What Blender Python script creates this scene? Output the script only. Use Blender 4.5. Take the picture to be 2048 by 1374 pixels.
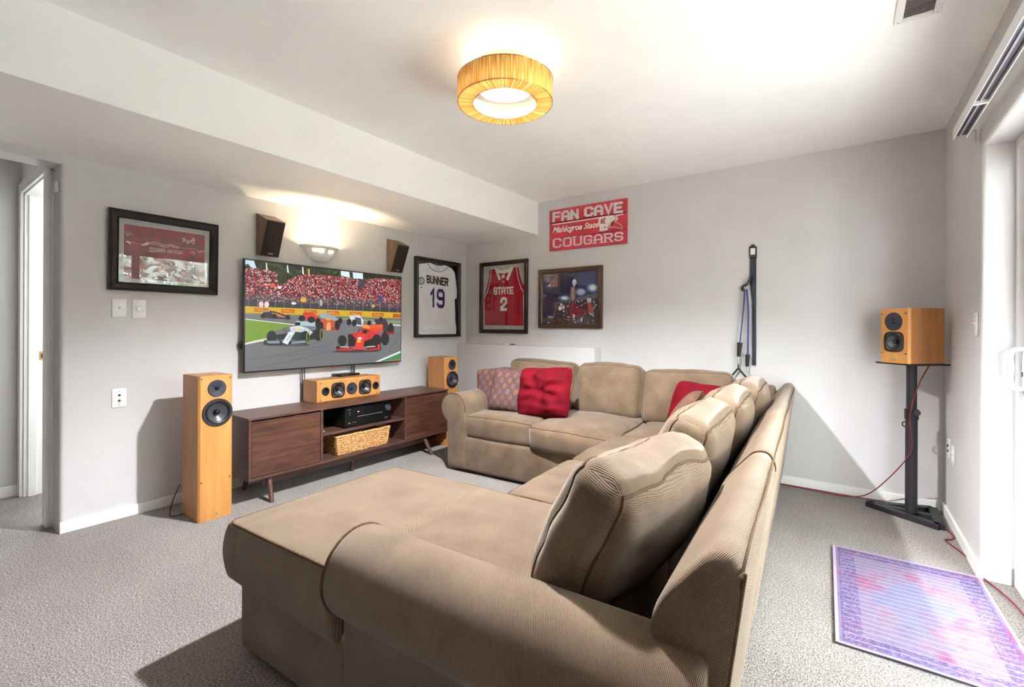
import bpy, bmesh, math, random
import numpy as np
from mathutils import Vector, Matrix, noise

random.seed(7)
for o in list(bpy.data.objects):
    bpy.data.objects.remove(o, do_unlink=True)
SC = bpy.context.scene
COL = SC.collection
PI = math.pi

# ------------------------------------------------------------------ camera
CAM_H = 1.162
YAW, ROLL, FPX = 0.62493, 0.00458, 923.53
cam_d = bpy.data.cameras.new('camera')
cam = bpy.data.objects.new('camera', cam_d)
COL.objects.link(cam)
cam_d.sensor_fit = 'HORIZONTAL'
cam_d.sensor_width = 36.0
cam_d.lens = FPX / 2048 * 36.0
cam_d.shift_x = 0.0
cam_d.shift_y = -(687 - 654.31) / 2048
cam_d.clip_start = 0.02
_R = Vector((math.cos(YAW), math.sin(YAW), 0))
_D = Vector((-math.sin(YAW), math.cos(YAW), 0))
_Z = Vector((0, 0, 1))
_r = _R * math.cos(ROLL) + _Z * math.sin(ROLL)
_u = -_R * math.sin(ROLL) + _Z * math.cos(ROLL)
_m = Matrix((( _r.x, _u.x, -_D.x, 0), (_r.y, _u.y, -_D.y, 0), (_r.z, _u.z, -_D.z, CAM_H), (0, 0, 0, 1)))
cam.matrix_world = _m
SC.camera = cam

# ------------------------------------------------------------------ world, light, exposure
SC.view_settings.view_transform = 'Standard'
SC.view_settings.look = 'None'
SC.view_settings.gamma = 1.0
SC.view_settings.use_curve_mapping = False
SC.view_settings.exposure = 1.02
SC.cycles.use_denoising = True
SC.cycles.max_bounces = 12
SC.cycles.diffuse_bounces = 8
SC.cycles.sample_clamp_indirect = 8.0

W = bpy.data.worlds.new('overcast_sky')
SC.world = W
W.use_nodes = True
_bg = W.node_tree.nodes['Background']
_bg.inputs['Color'].default_value = (0.87, 0.935, 1.0, 1)
_bg.inputs['Strength'].default_value = 30.0
BULB_E = 6400.0        # ceiling lamp bulb
SCONCE_E = 1150.0      # wall sconce bulb

# room measures (metres); the camera stands over the origin
XL, XR, YB, HC = -3.542, 0.516, 4.0, 2.44
XS, ZS = -2.563, 2.109          # dropped soffit edge
YR = -4.6                       # wall behind the camera
BBH = 0.064
DX = 0.625                      # plane of the sliding door
DY0, DY1, DZ = 1.10, 3.03, 2.02


def portal(name, loc, rot, sx, sy):
    d = bpy.data.lights.new(name, 'AREA')
    d.shape = 'RECTANGLE'; d.size = sx; d.size_y = sy
    d.cycles.is_portal = True
    o = bpy.data.objects.new(name, d); COL.objects.link(o)
    o.location = loc; o.rotation_euler = rot
    return o


portal('daylight_portal_patio', (DX + 0.14, (DY0 + DY1) / 2, DZ / 2), (0, PI / 2, 0), DZ, DY1 - DY0)
portal('daylight_portal_bedroom', (-7.28, 1.7, 1.45), (0, -PI / 2, 0), 1.3, 1.8)


# ------------------------------------------------------------------ materials
def lin(c):
    def f(v):
        v = v / 255.0
        return v / 12.92 if v <= 0.04045 else ((v + 0.055) / 1.055) ** 2.4
    return (f(c[0]), f(c[1]), f(c[2]), 1.0)


class NT:
    def __init__(s, name):
        s.m = bpy.data.materials.new(name); s.m.use_nodes = True
        s.t = s.m.node_tree; s.n = s.t.nodes; s.b = s.n['Principled BSDF']; s.out = s.n['Material Output']

    def add(s, typ, **kw):
        n = s.n.new(typ)
        for k, v in kw.items():
            if k in n.inputs.keys():
                n.inputs[k].default_value = v
            else:
                setattr(n, k, v)
        return n

    def ln(s, a, b):
        s.t.links.new(a, b)

    def coords(s, scale=(1, 1, 1), kind='Object', rot=(0, 0, 0)):
        tc = s.add('ShaderNodeTexCoord'); mp = s.add('ShaderNodeMapping')
        mp.inputs['Scale'].default_value = scale; mp.inputs['Rotation'].default_value = rot
        s.ln(tc.outputs[kind], mp.inputs['Vector'])
        return mp.outputs['Vector']

    def ramp(s, fac, stops, interp='LINEAR'):
        r = s.add('ShaderNodeValToRGB'); r.color_ramp.interpolation = interp
        e = r.color_ramp.elements
        while len(e) < len(stops):
            e.new(0.5)
        for i, (p, c) in enumerate(stops):
            e[i].position = p; e[i].color = c
        s.ln(fac, r.inputs['Fac'])
        return r.outputs['Color']

    def bump(s, height, strength=0.3, dist=0.002):
        b = s.add('ShaderNodeBump'); b.inputs['Strength'].default_value = strength; b.inputs['Distance'].default_value = dist
        s.ln(height, b.inputs['Height']); s.ln(b.outputs['Normal'], s.b.inputs['Normal'])
        return b


def shade(c, k):
    return tuple(max(0, min(255, v * k)) for v in c)


def plain(name, c, rough=0.5, metal=0.0, spec=0.5, var=0.04, scale=14.0, bump=0.0, bscale=120.0):
    t = NT(name)
    v = t.coords()
    n = t.add('ShaderNodeTexNoise'); n.inputs['Scale'].default_value = scale; n.inputs['Detail'].default_value = 3
    t.ln(v, n.inputs['Vector'])
    t.ln(t.ramp(n.outputs['Fac'], [(0.3, lin(shade(c, 1 - var))), (0.7, lin(shade(c, 1 + var)))]), t.b.inputs['Base Color'])
    t.b.inputs['Roughness'].default_value = rough; t.b.inputs['Metallic'].default_value = metal
    t.b.inputs['Specular IOR Level'].default_value = spec
    if bump:
        n2 = t.add('ShaderNodeTexNoise'); n2.inputs['Scale'].default_value = bscale; n2.inputs['Detail'].default_value = 4
        t.ln(v, n2.inputs['Vector']); t.bump(n2.outputs['Fac'], bump, 0.002)
    return t.m


def wood(name, c1, c2, rough=0.4, scale=(1.2, 14, 14), grain=1.0, spec=0.4):
    t = NT(name)
    v = t.coords(scale)
    n = t.add('ShaderNodeTexNoise'); n.inputs['Scale'].default_value = 3.0; n.inputs['Detail'].default_value = 6
    n.inputs['Roughness'].default_value = 0.62; n.inputs['Distortion'].default_value = 0.6 * grain
    t.ln(v, n.inputs['Vector'])
    t.ln(t.ramp(n.outputs['Fac'], [(0.32, lin(c1)), (0.68, lin(c2))]), t.b.inputs['Base Color'])
    t.b.inputs['Roughness'].default_value = rough; t.b.inputs['Specular IOR Level'].default_value = spec
    t.bump(n.outputs['Fac'], 0.08, 0.001)
    return t.m


def emit(name, c, strength):
    t = NT(name)
    t.b.inputs['Base Color'].default_value = (0.02, 0.02, 0.02, 1)
    t.b.inputs['Emission Color'].default_value = lin(c); t.b.inputs['Emission Strength'].default_value = strength
    return t.m


def glass(name, tint=(1, 1, 1, 1), ior=1.5):
    t = NT(name)
    tr = t.add('ShaderNodeBsdfTransparent'); tr.inputs['Color'].default_value = tint
    gl = t.add('ShaderNodeBsdfGlossy'); gl.inputs['Roughness'].default_value = 0.004
    fr = t.add('ShaderNodeFresnel')
    ge = t.add('ShaderNodeNewGeometry')          # same reflectance from both faces of the thin pane
    ma = t.add('ShaderNodeMath', operation='MULTIPLY_ADD'); ma.inputs[1].default_value = 1 / ior - ior; ma.inputs[2].default_value = ior
    t.ln(ge.outputs['Backfacing'], ma.inputs[0]); t.ln(ma.outputs[0], fr.inputs['IOR'])
    mx = t.add('ShaderNodeMixShader')
    t.ln(fr.outputs[0], mx.inputs['Fac']); t.ln(tr.outputs[0], mx.inputs[1]); t.ln(gl.outputs[0], mx.inputs[2])
    t.ln(mx.outputs[0], t.out.inputs['Surface'])
    return t.m


def carpet_mat():
    t = NT('loop_pile_carpet')
    v = t.coords()
    a = t.add('ShaderNodeTexNoise'); a.inputs['Scale'].default_value = 130; a.inputs['Detail'].default_value = 5; a.inputs['Roughness'].default_value = 0.8
    b = t.add('ShaderNodeTexNoise'); b.inputs['Scale'].default_value = 1.8; b.inputs['Detail'].default_value = 3
    vo = t.add('ShaderNodeTexVoronoi'); vo.inputs['Scale'].default_value = 190
    for n in (a, b, vo):
        t.ln(v, n.inputs['Vector'])
    c1 = t.ramp(a.outputs['Fac'], [(0.34, lin((104, 98, 93))), (0.5, lin((164, 158, 153))), (0.66, lin((210, 205, 200)))])
    c2 = t.ramp(b.outputs['Fac'], [(0.35, (0.86, 0.86, 0.86, 1)), (0.65, (1, 1, 1, 1))])
    mx = t.add('ShaderNodeMix'); mx.data_type = 'RGBA'; mx.blend_type = 'MULTIPLY'; mx.inputs[0].default_value = 1.0
    t.ln(c1, mx.inputs[6]); t.ln(c2, mx.inputs[7]); t.ln(mx.outputs[2], t.b.inputs['Base Color'])
    t.b.inputs['Roughness'].default_value = 0.95; t.b.inputs['Specular IOR Level'].default_value = 0.1
    ad = t.add('ShaderNodeMath', operation='ADD')
    t.ln(a.outputs['Fac'], ad.inputs[0]); t.ln(vo.outputs['Distance'], ad.inputs[1])
    t.bump(ad.outputs[0], 0.9, 0.006)
    return t.m


def corduroy(name, c_dark, c_light, period=0.0040, sheen=0.55, rib=0.40, relief=0.55):
    """ribbed velvet; the ribs follow the per-vertex attribute 'rib' (metres)"""
    t = NT(name)
    at = t.add('ShaderNodeAttribute'); at.attribute_name = 'rib'
    v = t.coords()
    n1 = t.add('ShaderNodeTexNoise'); n1.inputs['Scale'].default_value = 7; n1.inputs['Detail'].default_value = 4
    n2 = t.add('ShaderNodeTexNoise'); n2.inputs['Scale'].default_value = 160; n2.inputs['Detail'].default_value = 3
    t.ln(v, n1.inputs['Vector']); t.ln(v, n2.inputs['Vector'])
    wob = t.add('ShaderNodeMath', operation='MULTIPLY_ADD'); wob.inputs[1].default_value = 0.0022
    t.ln(n2.outputs['Fac'], wob.inputs[0]); t.ln(at.outputs['Fac'], wob.inputs[2])
    mu = t.add('ShaderNodeMath', operation='MULTIPLY'); mu.inputs[1].default_value = 2 * PI / period
    t.ln(wob.outputs[0], mu.inputs[0])
    si = t.add('ShaderNodeMath', operation='SINE'); t.ln(mu.outputs[0], si.inputs[0])
    h = t.add('ShaderNodeMath', operation='MULTIPLY_ADD'); h.inputs[1].default_value = 0.5; h.inputs[2].default_value = 0.5
    t.ln(si.outputs[0], h.inputs[0])
    mix1 = t.add('ShaderNodeMath', operation='MULTIPLY_ADD'); mix1.inputs[1].default_value = rib
    t.ln(h.outputs[0], mix1.inputs[0])
    m2 = t.add('ShaderNodeMath', operation='MULTIPLY'); m2.inputs[1].default_value = 0.80 - rib * .5
    t.ln(n1.outputs['Fac'], m2.inputs[0])
    m3 = t.add('ShaderNodeMath', operation='MULTIPLY_ADD'); m3.inputs[1].default_value = 0.28
    t.ln(n2.outputs['Fac'], m3.inputs[0]); t.ln(m2.outputs[0], m3.inputs[2]); t.ln(m3.outputs[0], mix1.inputs[2])
    t.ln(t.ramp(mix1.outputs[0], [(0.28, lin(c_dark)), (0.88, lin(c_light))]), t.b.inputs['Base Color'])
    t.b.inputs['Roughness'].default_value = 0.85; t.b.inputs['Specular IOR Level'].default_value = 0.15
    t.b.inputs['Sheen Weight'].default_value = sheen; t.b.inputs['Sheen Roughness'].default_value = 0.45
    t.b.inputs['Sheen Tint'].default_value = (1, 0.97, 0.93, 1)
    ad = t.add('ShaderNodeMath', operation='MULTIPLY_ADD'); ad.inputs[1].default_value = 0.4
    t.ln(n2.outputs['Fac'], ad.inputs[0]); t.ln(h.outputs[0], ad.inputs[2])
    t.bump(ad.outputs[0], relief, 0.0016)
    return t.m


def cells_mat(name, stops, scale, strength=1.0, stretch=(1, 1, 1), emission=True):
    """random coloured flecks (a crowd seen from far away)"""
    t = NT(name)
    v = t.coords(stretch)
    vo = t.add('ShaderNodeTexVoronoi'); vo.inputs['Scale'].default_value = scale
    t.ln(v, vo.inputs['Vector'])
    sp = t.add('ShaderNodeSeparateColor'); t.ln(vo.outputs['Color'], sp.inputs[0])
    col = t.ramp(sp.outputs[0], [(p, lin(c)) for p, c in stops], 'CONSTANT')
    if emission:
        t.b.inputs['Base Color'].default_value = (0.01, 0.01, 0.01, 1)
        t.ln(col, t.b.inputs['Emission Color']); t.b.inputs['Emission Strength'].default_value = strength
    else:
        t.ln(col, t.b.inputs['Base Color'])
    return t.m


M = {}
M['wall'] = plain('warm_grey_wall_paint', (207, 204, 203), 0.75, spec=0.2, var=0.012, scale=3, bump=0.06, bscale=90)
M['ceiling'] = plain('white_ceiling_paint', (249, 249, 247), 0.85, spec=0.15, var=0.01, scale=3, bump=0.05, bscale=80)
M['trim'] = plain('white_trim_paint', (240, 239, 236), 0.4, var=0.01, scale=5)
M['white_plastic'] = plain('white_plastic', (236, 235, 231), 0.35, var=0.01)
M['carpet'] = carpet_mat()
M['vinyl'] = plain('white_vinyl', (238, 239, 240), 0.3, var=0.01)
M['glass'] = glass('window_glass')
M['picture_glass'] = glass('picture_glass', ior=1.52)
M['black'] = plain('black_plastic', (24, 23, 24), 0.4, var=0.1)
M['black_gloss'] = plain('gloss_black', (16, 16, 18), 0.2, var=0.1)
M['black_metal'] = plain('black_powder_coat', (38, 37, 42), 0.5, var=0.08, bump=0.1, bscale=400)
M['dark_grey'] = plain('dark_grey_plastic', (58, 58, 64), 0.45, var=0.08)
M['steel'] = plain('brushed_steel', (190, 190, 192), 0.3, metal=0.9, var=0.03)
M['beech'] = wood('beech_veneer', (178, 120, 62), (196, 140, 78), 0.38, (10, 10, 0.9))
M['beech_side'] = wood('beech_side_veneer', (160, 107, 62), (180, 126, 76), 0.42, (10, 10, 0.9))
M['walnut'] = wood('walnut_veneer', (54, 31, 24), (96, 60, 44), 0.42, (1.0, 12, 10), 1.4)
M['walnut_dark'] = wood('walnut_carcass', (66, 43, 37), (92, 63, 53), 0.42, (1.5, 14, 14))
M['frame_black'] = wood('black_stained_wood', (24, 20, 20), (42, 35, 33), 0.33, (6, 6, 6))
M['frame_brown'] = wood('brown_stained_wood', (46, 28, 19), (76, 47, 30), 0.35, (6, 6, 6))
M['frame_dark'] = wood('dark_cherry_wood', (28, 15, 14), (50, 28, 26), 0.35, (6, 6, 6))
M['sofa'] = corduroy('tan_corduroy', (78, 61, 46), (130, 109, 88), sheen=.30)
M['sofa_far'] = corduroy('tan_corduroy_seats', (78, 61, 46), (130, 109, 88), sheen=.30, rib=.10, relief=.22)
M['piping'] = plain('tan_piping', (92, 73, 56), 0.9, spec=0.1, var=0.1, scale=80)
M['red_fabric'] = plain('crimson_velvet', (100, 9, 23), 0.85, spec=0.1, var=0.14, scale=9, bump=0.3, bscale=60)
M['lamp_glow'] = emit('lit_bulb', (247, 250, 255), BULB_E)
M['sconce_glow'] = emit('lit_halogen', (255, 230, 190), SCONCE_E)
M['plaster'] = plain('white_plaster', (238, 232, 222), 0.7, spec=0.2, var=0.01)
M['red_cable'] = plain('red_speaker_cable', (120, 24, 36), 0.45, var=0.1)
M['grille'] = plain('charcoal_grille_cloth', (50, 44, 40), 0.9, spec=0.1, var=0.1, scale=300, bump=0.4, bscale=700)
M['speaker_ash'] = wood('dark_ash_veneer', (92, 70, 54), (126, 100, 78), 0.5, (14, 14, 1.2))
M['cone'] = plain('polypropylene_cone', (64, 64, 68), 0.22, var=0.08, spec=0.7)
M['rubber'] = plain('rubber_surround', (30, 30, 33), 0.5, var=0.08)
M['navy_plastic'] = plain('blue_black_plastic', (42, 43, 56), 0.5, var=0.08)
M['brass'] = plain('brass', (176, 130, 78), 0.3, metal=0.9)


# ------------------------------------------------------------------ object helpers
def link(name, me, mat=None, parent=None):
    o = bpy.data.objects.new(name, me)
    COL.objects.link(o)
    if mat is not None:
        for mm in (mat if isinstance(mat, (list, tuple)) else [mat]):
            me.materials.append(mm)
    if parent is not None:
        o.parent = parent
    return o


def tag(o, label=None, cat=None, group=None, kind=None):
    if label: o['label'] = label
    if cat: o['category'] = cat
    if group: o['group'] = group
    if kind: o['kind'] = kind
    return o


def thing(name, label, cat, loc=(0, 0, 0), rz=0.0, group=None, kind=None):
    o = bpy.data.objects.new(name, None); COL.objects.link(o)
    o.empty_display_size = 0.05
    o.location = loc; o.rotation_euler = (0, 0, rz)
    return tag(o, label, cat, group, kind)


def smooth(me, angle=None):
    for p in me.polygons:
        p.use_smooth = True
    if angle is not None:
        bm = bmesh.new(); bm.from_mesh(me)
        for e in bm.edges:
            if len(e.link_faces) == 2 and e.calc_face_angle(0) > angle:
                e.smooth = False
        bm.to_mesh(me); bm.free()
    return me


class B:
    """collects simple solids into one mesh"""
    def __init__(s):
        s.bm = bmesh.new()

    def box(s, x0, x1, y0, y1, z0, z1, bev=0.0, seg=2, only_vertical=False):
        r = bmesh.ops.create_cube(s.bm, size=1.0)
        vs = r['verts']
        for v in vs:
            v.co = Vector((x0 + (v.co.x + .5) * (x1 - x0), y0 + (v.co.y + .5) * (y1 - y0), z0 + (v.co.z + .5) * (z1 - z0)))
        if bev > 0:
            es = {e for v in vs for e in v.link_edges}
            if only_vertical:
                es = {e for e in es if abs(e.verts[0].co.z - e.verts[1].co.z) > 1e-6}
            bmesh.ops.bevel(s.bm, geom=list(es), offset=bev, segments=seg, profile=0.5, affect='EDGES')
        return s

    def prism(s, pts, axis, a, b):
        """polygon pts (2-D) swept along axis from a to b; axis 'x': pts=(y,z), 'y': (x,z), 'z': (x,y)"""
        def P(p, t):
            return {'x': (t, p[0], p[1]), 'y': (p[0], t, p[1]), 'z': (p[0], p[1], t)}[axis]
        va = [s.bm.verts.new(P(p, a)) for p in pts]; vb = [s.bm.verts.new(P(p, b)) for p in pts]
        n = len(pts)
        s.bm.faces.new(va); s.bm.faces.new(vb[::-1])
        for i in range(n):
            s.bm.faces.new((va[i], vb[i], vb[(i + 1) % n], va[(i + 1) % n]))
        return s

    def cyl(s, p0, p1, r0, r1=None, seg=20, cap=True):
        r1 = r0 if r1 is None else r1
        p0 = Vector(p0); p1 = Vector(p1); d = (p1 - p0).normalized()
        q = d.to_track_quat('Z', 'Y')
        a = []; b = []
        for i in range(seg):
            t = 2 * PI * i / seg
            v = q @ Vector((math.cos(t), math.sin(t), 0))
            a.append(s.bm.verts.new(p0 + v * r0)); b.append(s.bm.verts.new(p1 + v * r1))
        for i in range(seg):
            s.bm.faces.new((a[i], a[(i + 1) % seg], b[(i + 1) % seg], b[i]))
        if cap:
            s.bm.faces.new(a[::-1]); s.bm.faces.new(b)
        return s

    def lathe(s, prof, center=(0, 0, 0), axis='y', seg=32, a0=0.0, a1=2 * PI, skip=None, squircle=0.0):
        """prof: list of (radius, t); turned about axis through center"""
        full = abs(a1 - a0 - 2 * PI) < 1e-6
        n = seg if full else seg + 1
        rings = []
        for (r, t) in prof:
            ring = []
            for i in range(n):
                a = a0 + (a1 - a0) * i / seg
                ca, sa = math.cos(a), math.sin(a)
                k = 1.0
                if squircle:
                    e = 2 + squircle
                    k = 1.0 / ((abs(ca) ** e + abs(sa) ** e) ** (1 / e))
                x, y = r * k * ca, r * k * sa
                co = {'y': (x, t, y), 'z': (x, y, t), 'x': (t, x, y)}[axis]
                ring.append(s.bm.verts.new(Vector(center) + Vector(co)))
            rings.append(ring)
        for j in range(len(rings) - 1):
            for i in range(seg):
                if skip and skip(i, j):
                    continue
                i2 = (i + 1) % n
                try:
                    s.bm.faces.new((rings[j][i], rings[j][i2], rings[j + 1][i2], rings[j + 1][i]))
                except ValueError:
                    pass
        return s

    def tube(s, pts, r, seg=8, closed=False, cap=True):
        pts = [Vector(p) for p in pts]
        n = len(pts)
        rings = []
        up = Vector((0, 0, 1))
        prev = None
        for i, p in enumerate(pts):
            if closed:
                d = pts[(i + 1) % n] - pts[i - 1]
            else:
                d = pts[min(i + 1, n - 1)] - pts[max(i - 1, 0)]
            if d.length < 1e-9:
                d = Vector((1, 0, 0))
            d.normalize()
            if prev is None:
                a = d.cross(up)
                if a.length < 1e-3: a = d.cross(Vector((1, 0, 0)))
            else:
                a = prev - d * prev.dot(d)
                if a.length < 1e-3: a = d.cross(up)
            a.normalize(); prev = a
            b = d.cross(a)
            rr = r[i] if isinstance(r, (list, tuple)) else r
            rings.append([s.bm.verts.new(p + (a * math.cos(2 * PI * k / seg) + b * math.sin(2 * PI * k / seg)) * rr) for k in range(seg)])
        m = n if closed else n - 1
        for i in range(m):
            A = rings[i]; C = rings[(i + 1) % n]
            for k in range(seg):
                s.bm.faces.new((A[k], A[(k + 1) % seg], C[(k + 1) % seg], C[k]))
        if not closed and cap:
            s.bm.faces.new(rings[0][::-1]); s.bm.faces.new(rings[-1])
        return s

    def bevel_all(s, off, seg=2, ang=0.5):
        es = [e for e in s.bm.edges if len(e.link_faces) == 2 and e.calc_face_angle(0) > ang]
        bmesh.ops.bevel(s.bm, geom=es, offset=off, segments=seg, profile=0.5, affect='EDGES')
        return s

    def mesh(s, name, sm=None):
        bmesh.ops.recalc_face_normals(s.bm, faces=s.bm.faces[:])
        me = bpy.data.meshes.new(name); s.bm.to_mesh(me); s.bm.free()
        if sm is not None:
            smooth(me, sm)
        return me

    def obj(s, name, mat, parent=None, sm=None):
        return link(name, s.mesh(name, sm), mat, parent)


def box(name, x0, x1, y0, y1, z0, z1, mat, parent=None, bev=0.0, seg=2):
    return B().box(x0, x1, y0, y1, z0, z1, bev, seg).obj(name, mat, parent, 0.6 if bev else None)


def spline(pts, n=8):
    """Catmull-Rom through pts"""
    P = [Vector(p) for p in pts]
    out = []
    for i in range(len(P) - 1):
        p0 = P[max(i - 1, 0)]; p1 = P[i]; p2 = P[i + 1]; p3 = P[min(i + 2, len(P) - 1)]
        for k in range(n):
            t = k / n
            out.append(0.5 * ((2 * p1) + (p2 - p0) * t + (2 * p0 - 5 * p1 + 4 * p2 - p3) * t * t + (3 * p1 - p0 - 3 * p2 + p3) * t ** 3))
    out.append(P[-1])
    return out


# ------------------------------------------------------------------ flat artwork helpers
def homography(src, dst):
    A = []; b = []
    for (x, y), (u, v) in zip(src, dst):
        A.append([x, y, 1, 0, 0, 0, -u * x, -u * y]); b.append(u)
        A.append([0, 0, 0, x, y, 1, -v * x, -v * y]); b.append(v)
    h = np.linalg.solve(np.array(A, float), np.array(b, float))
    return np.append(h, 1).reshape(3, 3)


GLYPH = {  # centre lines on a 4 x 6 grid
    'A': [[(0, 0), (0, 4.6), (1.2, 6), (2.8, 6), (4, 4.6), (4, 0)], [(0, 2.3), (4, 2.3)]],
    'B': [[(0, 0), (0, 6), (3.2, 6), (4, 5.2), (4, 3.8), (3.2, 3), (0, 3)], [(3.2, 3), (4, 2.2), (4, .8), (3.2, 0), (0, 0)]],
    'C': [[(4, 4.6), (4, 5.2), (3.2, 6), (.8, 6), (0, 5.2), (0, .8), (.8, 0), (3.2, 0), (4, .8), (4, 1.4)]],
    'E': [[(4, 6), (0, 6), (0, 0), (4, 0)], [(0, 3), (3.2, 3)]],
    'F': [[(4, 6), (0, 6), (0, 0)], [(0, 3), (3.2, 3)]],
    'G': [[(4, 4.6), (4, 5.2), (3.2, 6), (.8, 6), (0, 5.2), (0, .8), (.8, 0), (3.2, 0), (4, .8), (4, 2.8), (2.3, 2.8)]],
    'I': [[(2, 0), (2, 6)]],
    'L': [[(0, 6), (0, 0), (4, 0)]],
    'N': [[(0, 0), (0, 6)], [(0, 6), (4, 0)], [(4, 0), (4, 6)]],
    'O': [[(.8, 0), (0, .8), (0, 5.2), (.8, 6), (3.2, 6), (4, 5.2), (4, .8), (3.2, 0), (.8, 0)]],
    'P': [[(0, 0), (0, 6), (3.2, 6), (4, 5.2), (4, 3.6), (3.2, 2.8), (0, 2.8)]],
    'R': [[(0, 0), (0, 6), (3.2, 6), (4, 5.2), (4, 3.7), (3.2, 2.9), (0, 2.9)], [(2, 2.9), (4, 0)]],
    'S': [[(4, 4.7), (4, 5.2), (3.2, 6), (.8, 6), (0, 5.2), (0, 3.8), (.8, 3.1), (3.2, 2.9), (4, 2.2), (4, .8), (3.2, 0), (.8, 0), (0, .8), (0, 1.3)]],
    'T': [[(0, 6), (4, 6)], [(2, 6), (2, 0)]],
    'U': [[(0, 6), (0, .8), (.8, 0), (3.2, 0), (4, .8), (4, 6)]],
    'V': [[(0, 6), (2, 0), (4, 6)]],
    'Y': [[(0, 6), (2, 3), (4, 6)], [(2, 3), (2, 0)]],
    'M': [[(0, 0), (0, 6)], [(0, 6), (2, 2.4), (4, 6)], [(4, 6), (4, 0)]],
    '1': [[(.8, 4.6), (2.2, 6), (2.2, 0)]],
    '2': [[(0, 4.4), (0, 5.2), (.8, 6), (3.2, 6), (4, 5.2), (4, 3.7), (0, .9), (0, 0), (4, 0)]],
    '9': [[(4, 3.0), (.8, 3.0), (0, 3.7), (0, 5.2), (.8, 6), (3.2, 6), (4, 5.2), (4, .8), (3.2, 0), (.8, 0), (0, .7)]],
}
SERIF = {'A': [(0, 0), (4, 0)], 'R': [(0, 0), (0, 6), (4, 0)], 'U': [(0, 6), (4, 6)], 'N': [(0, 0), (0, 6), (4, 6)]}


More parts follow.
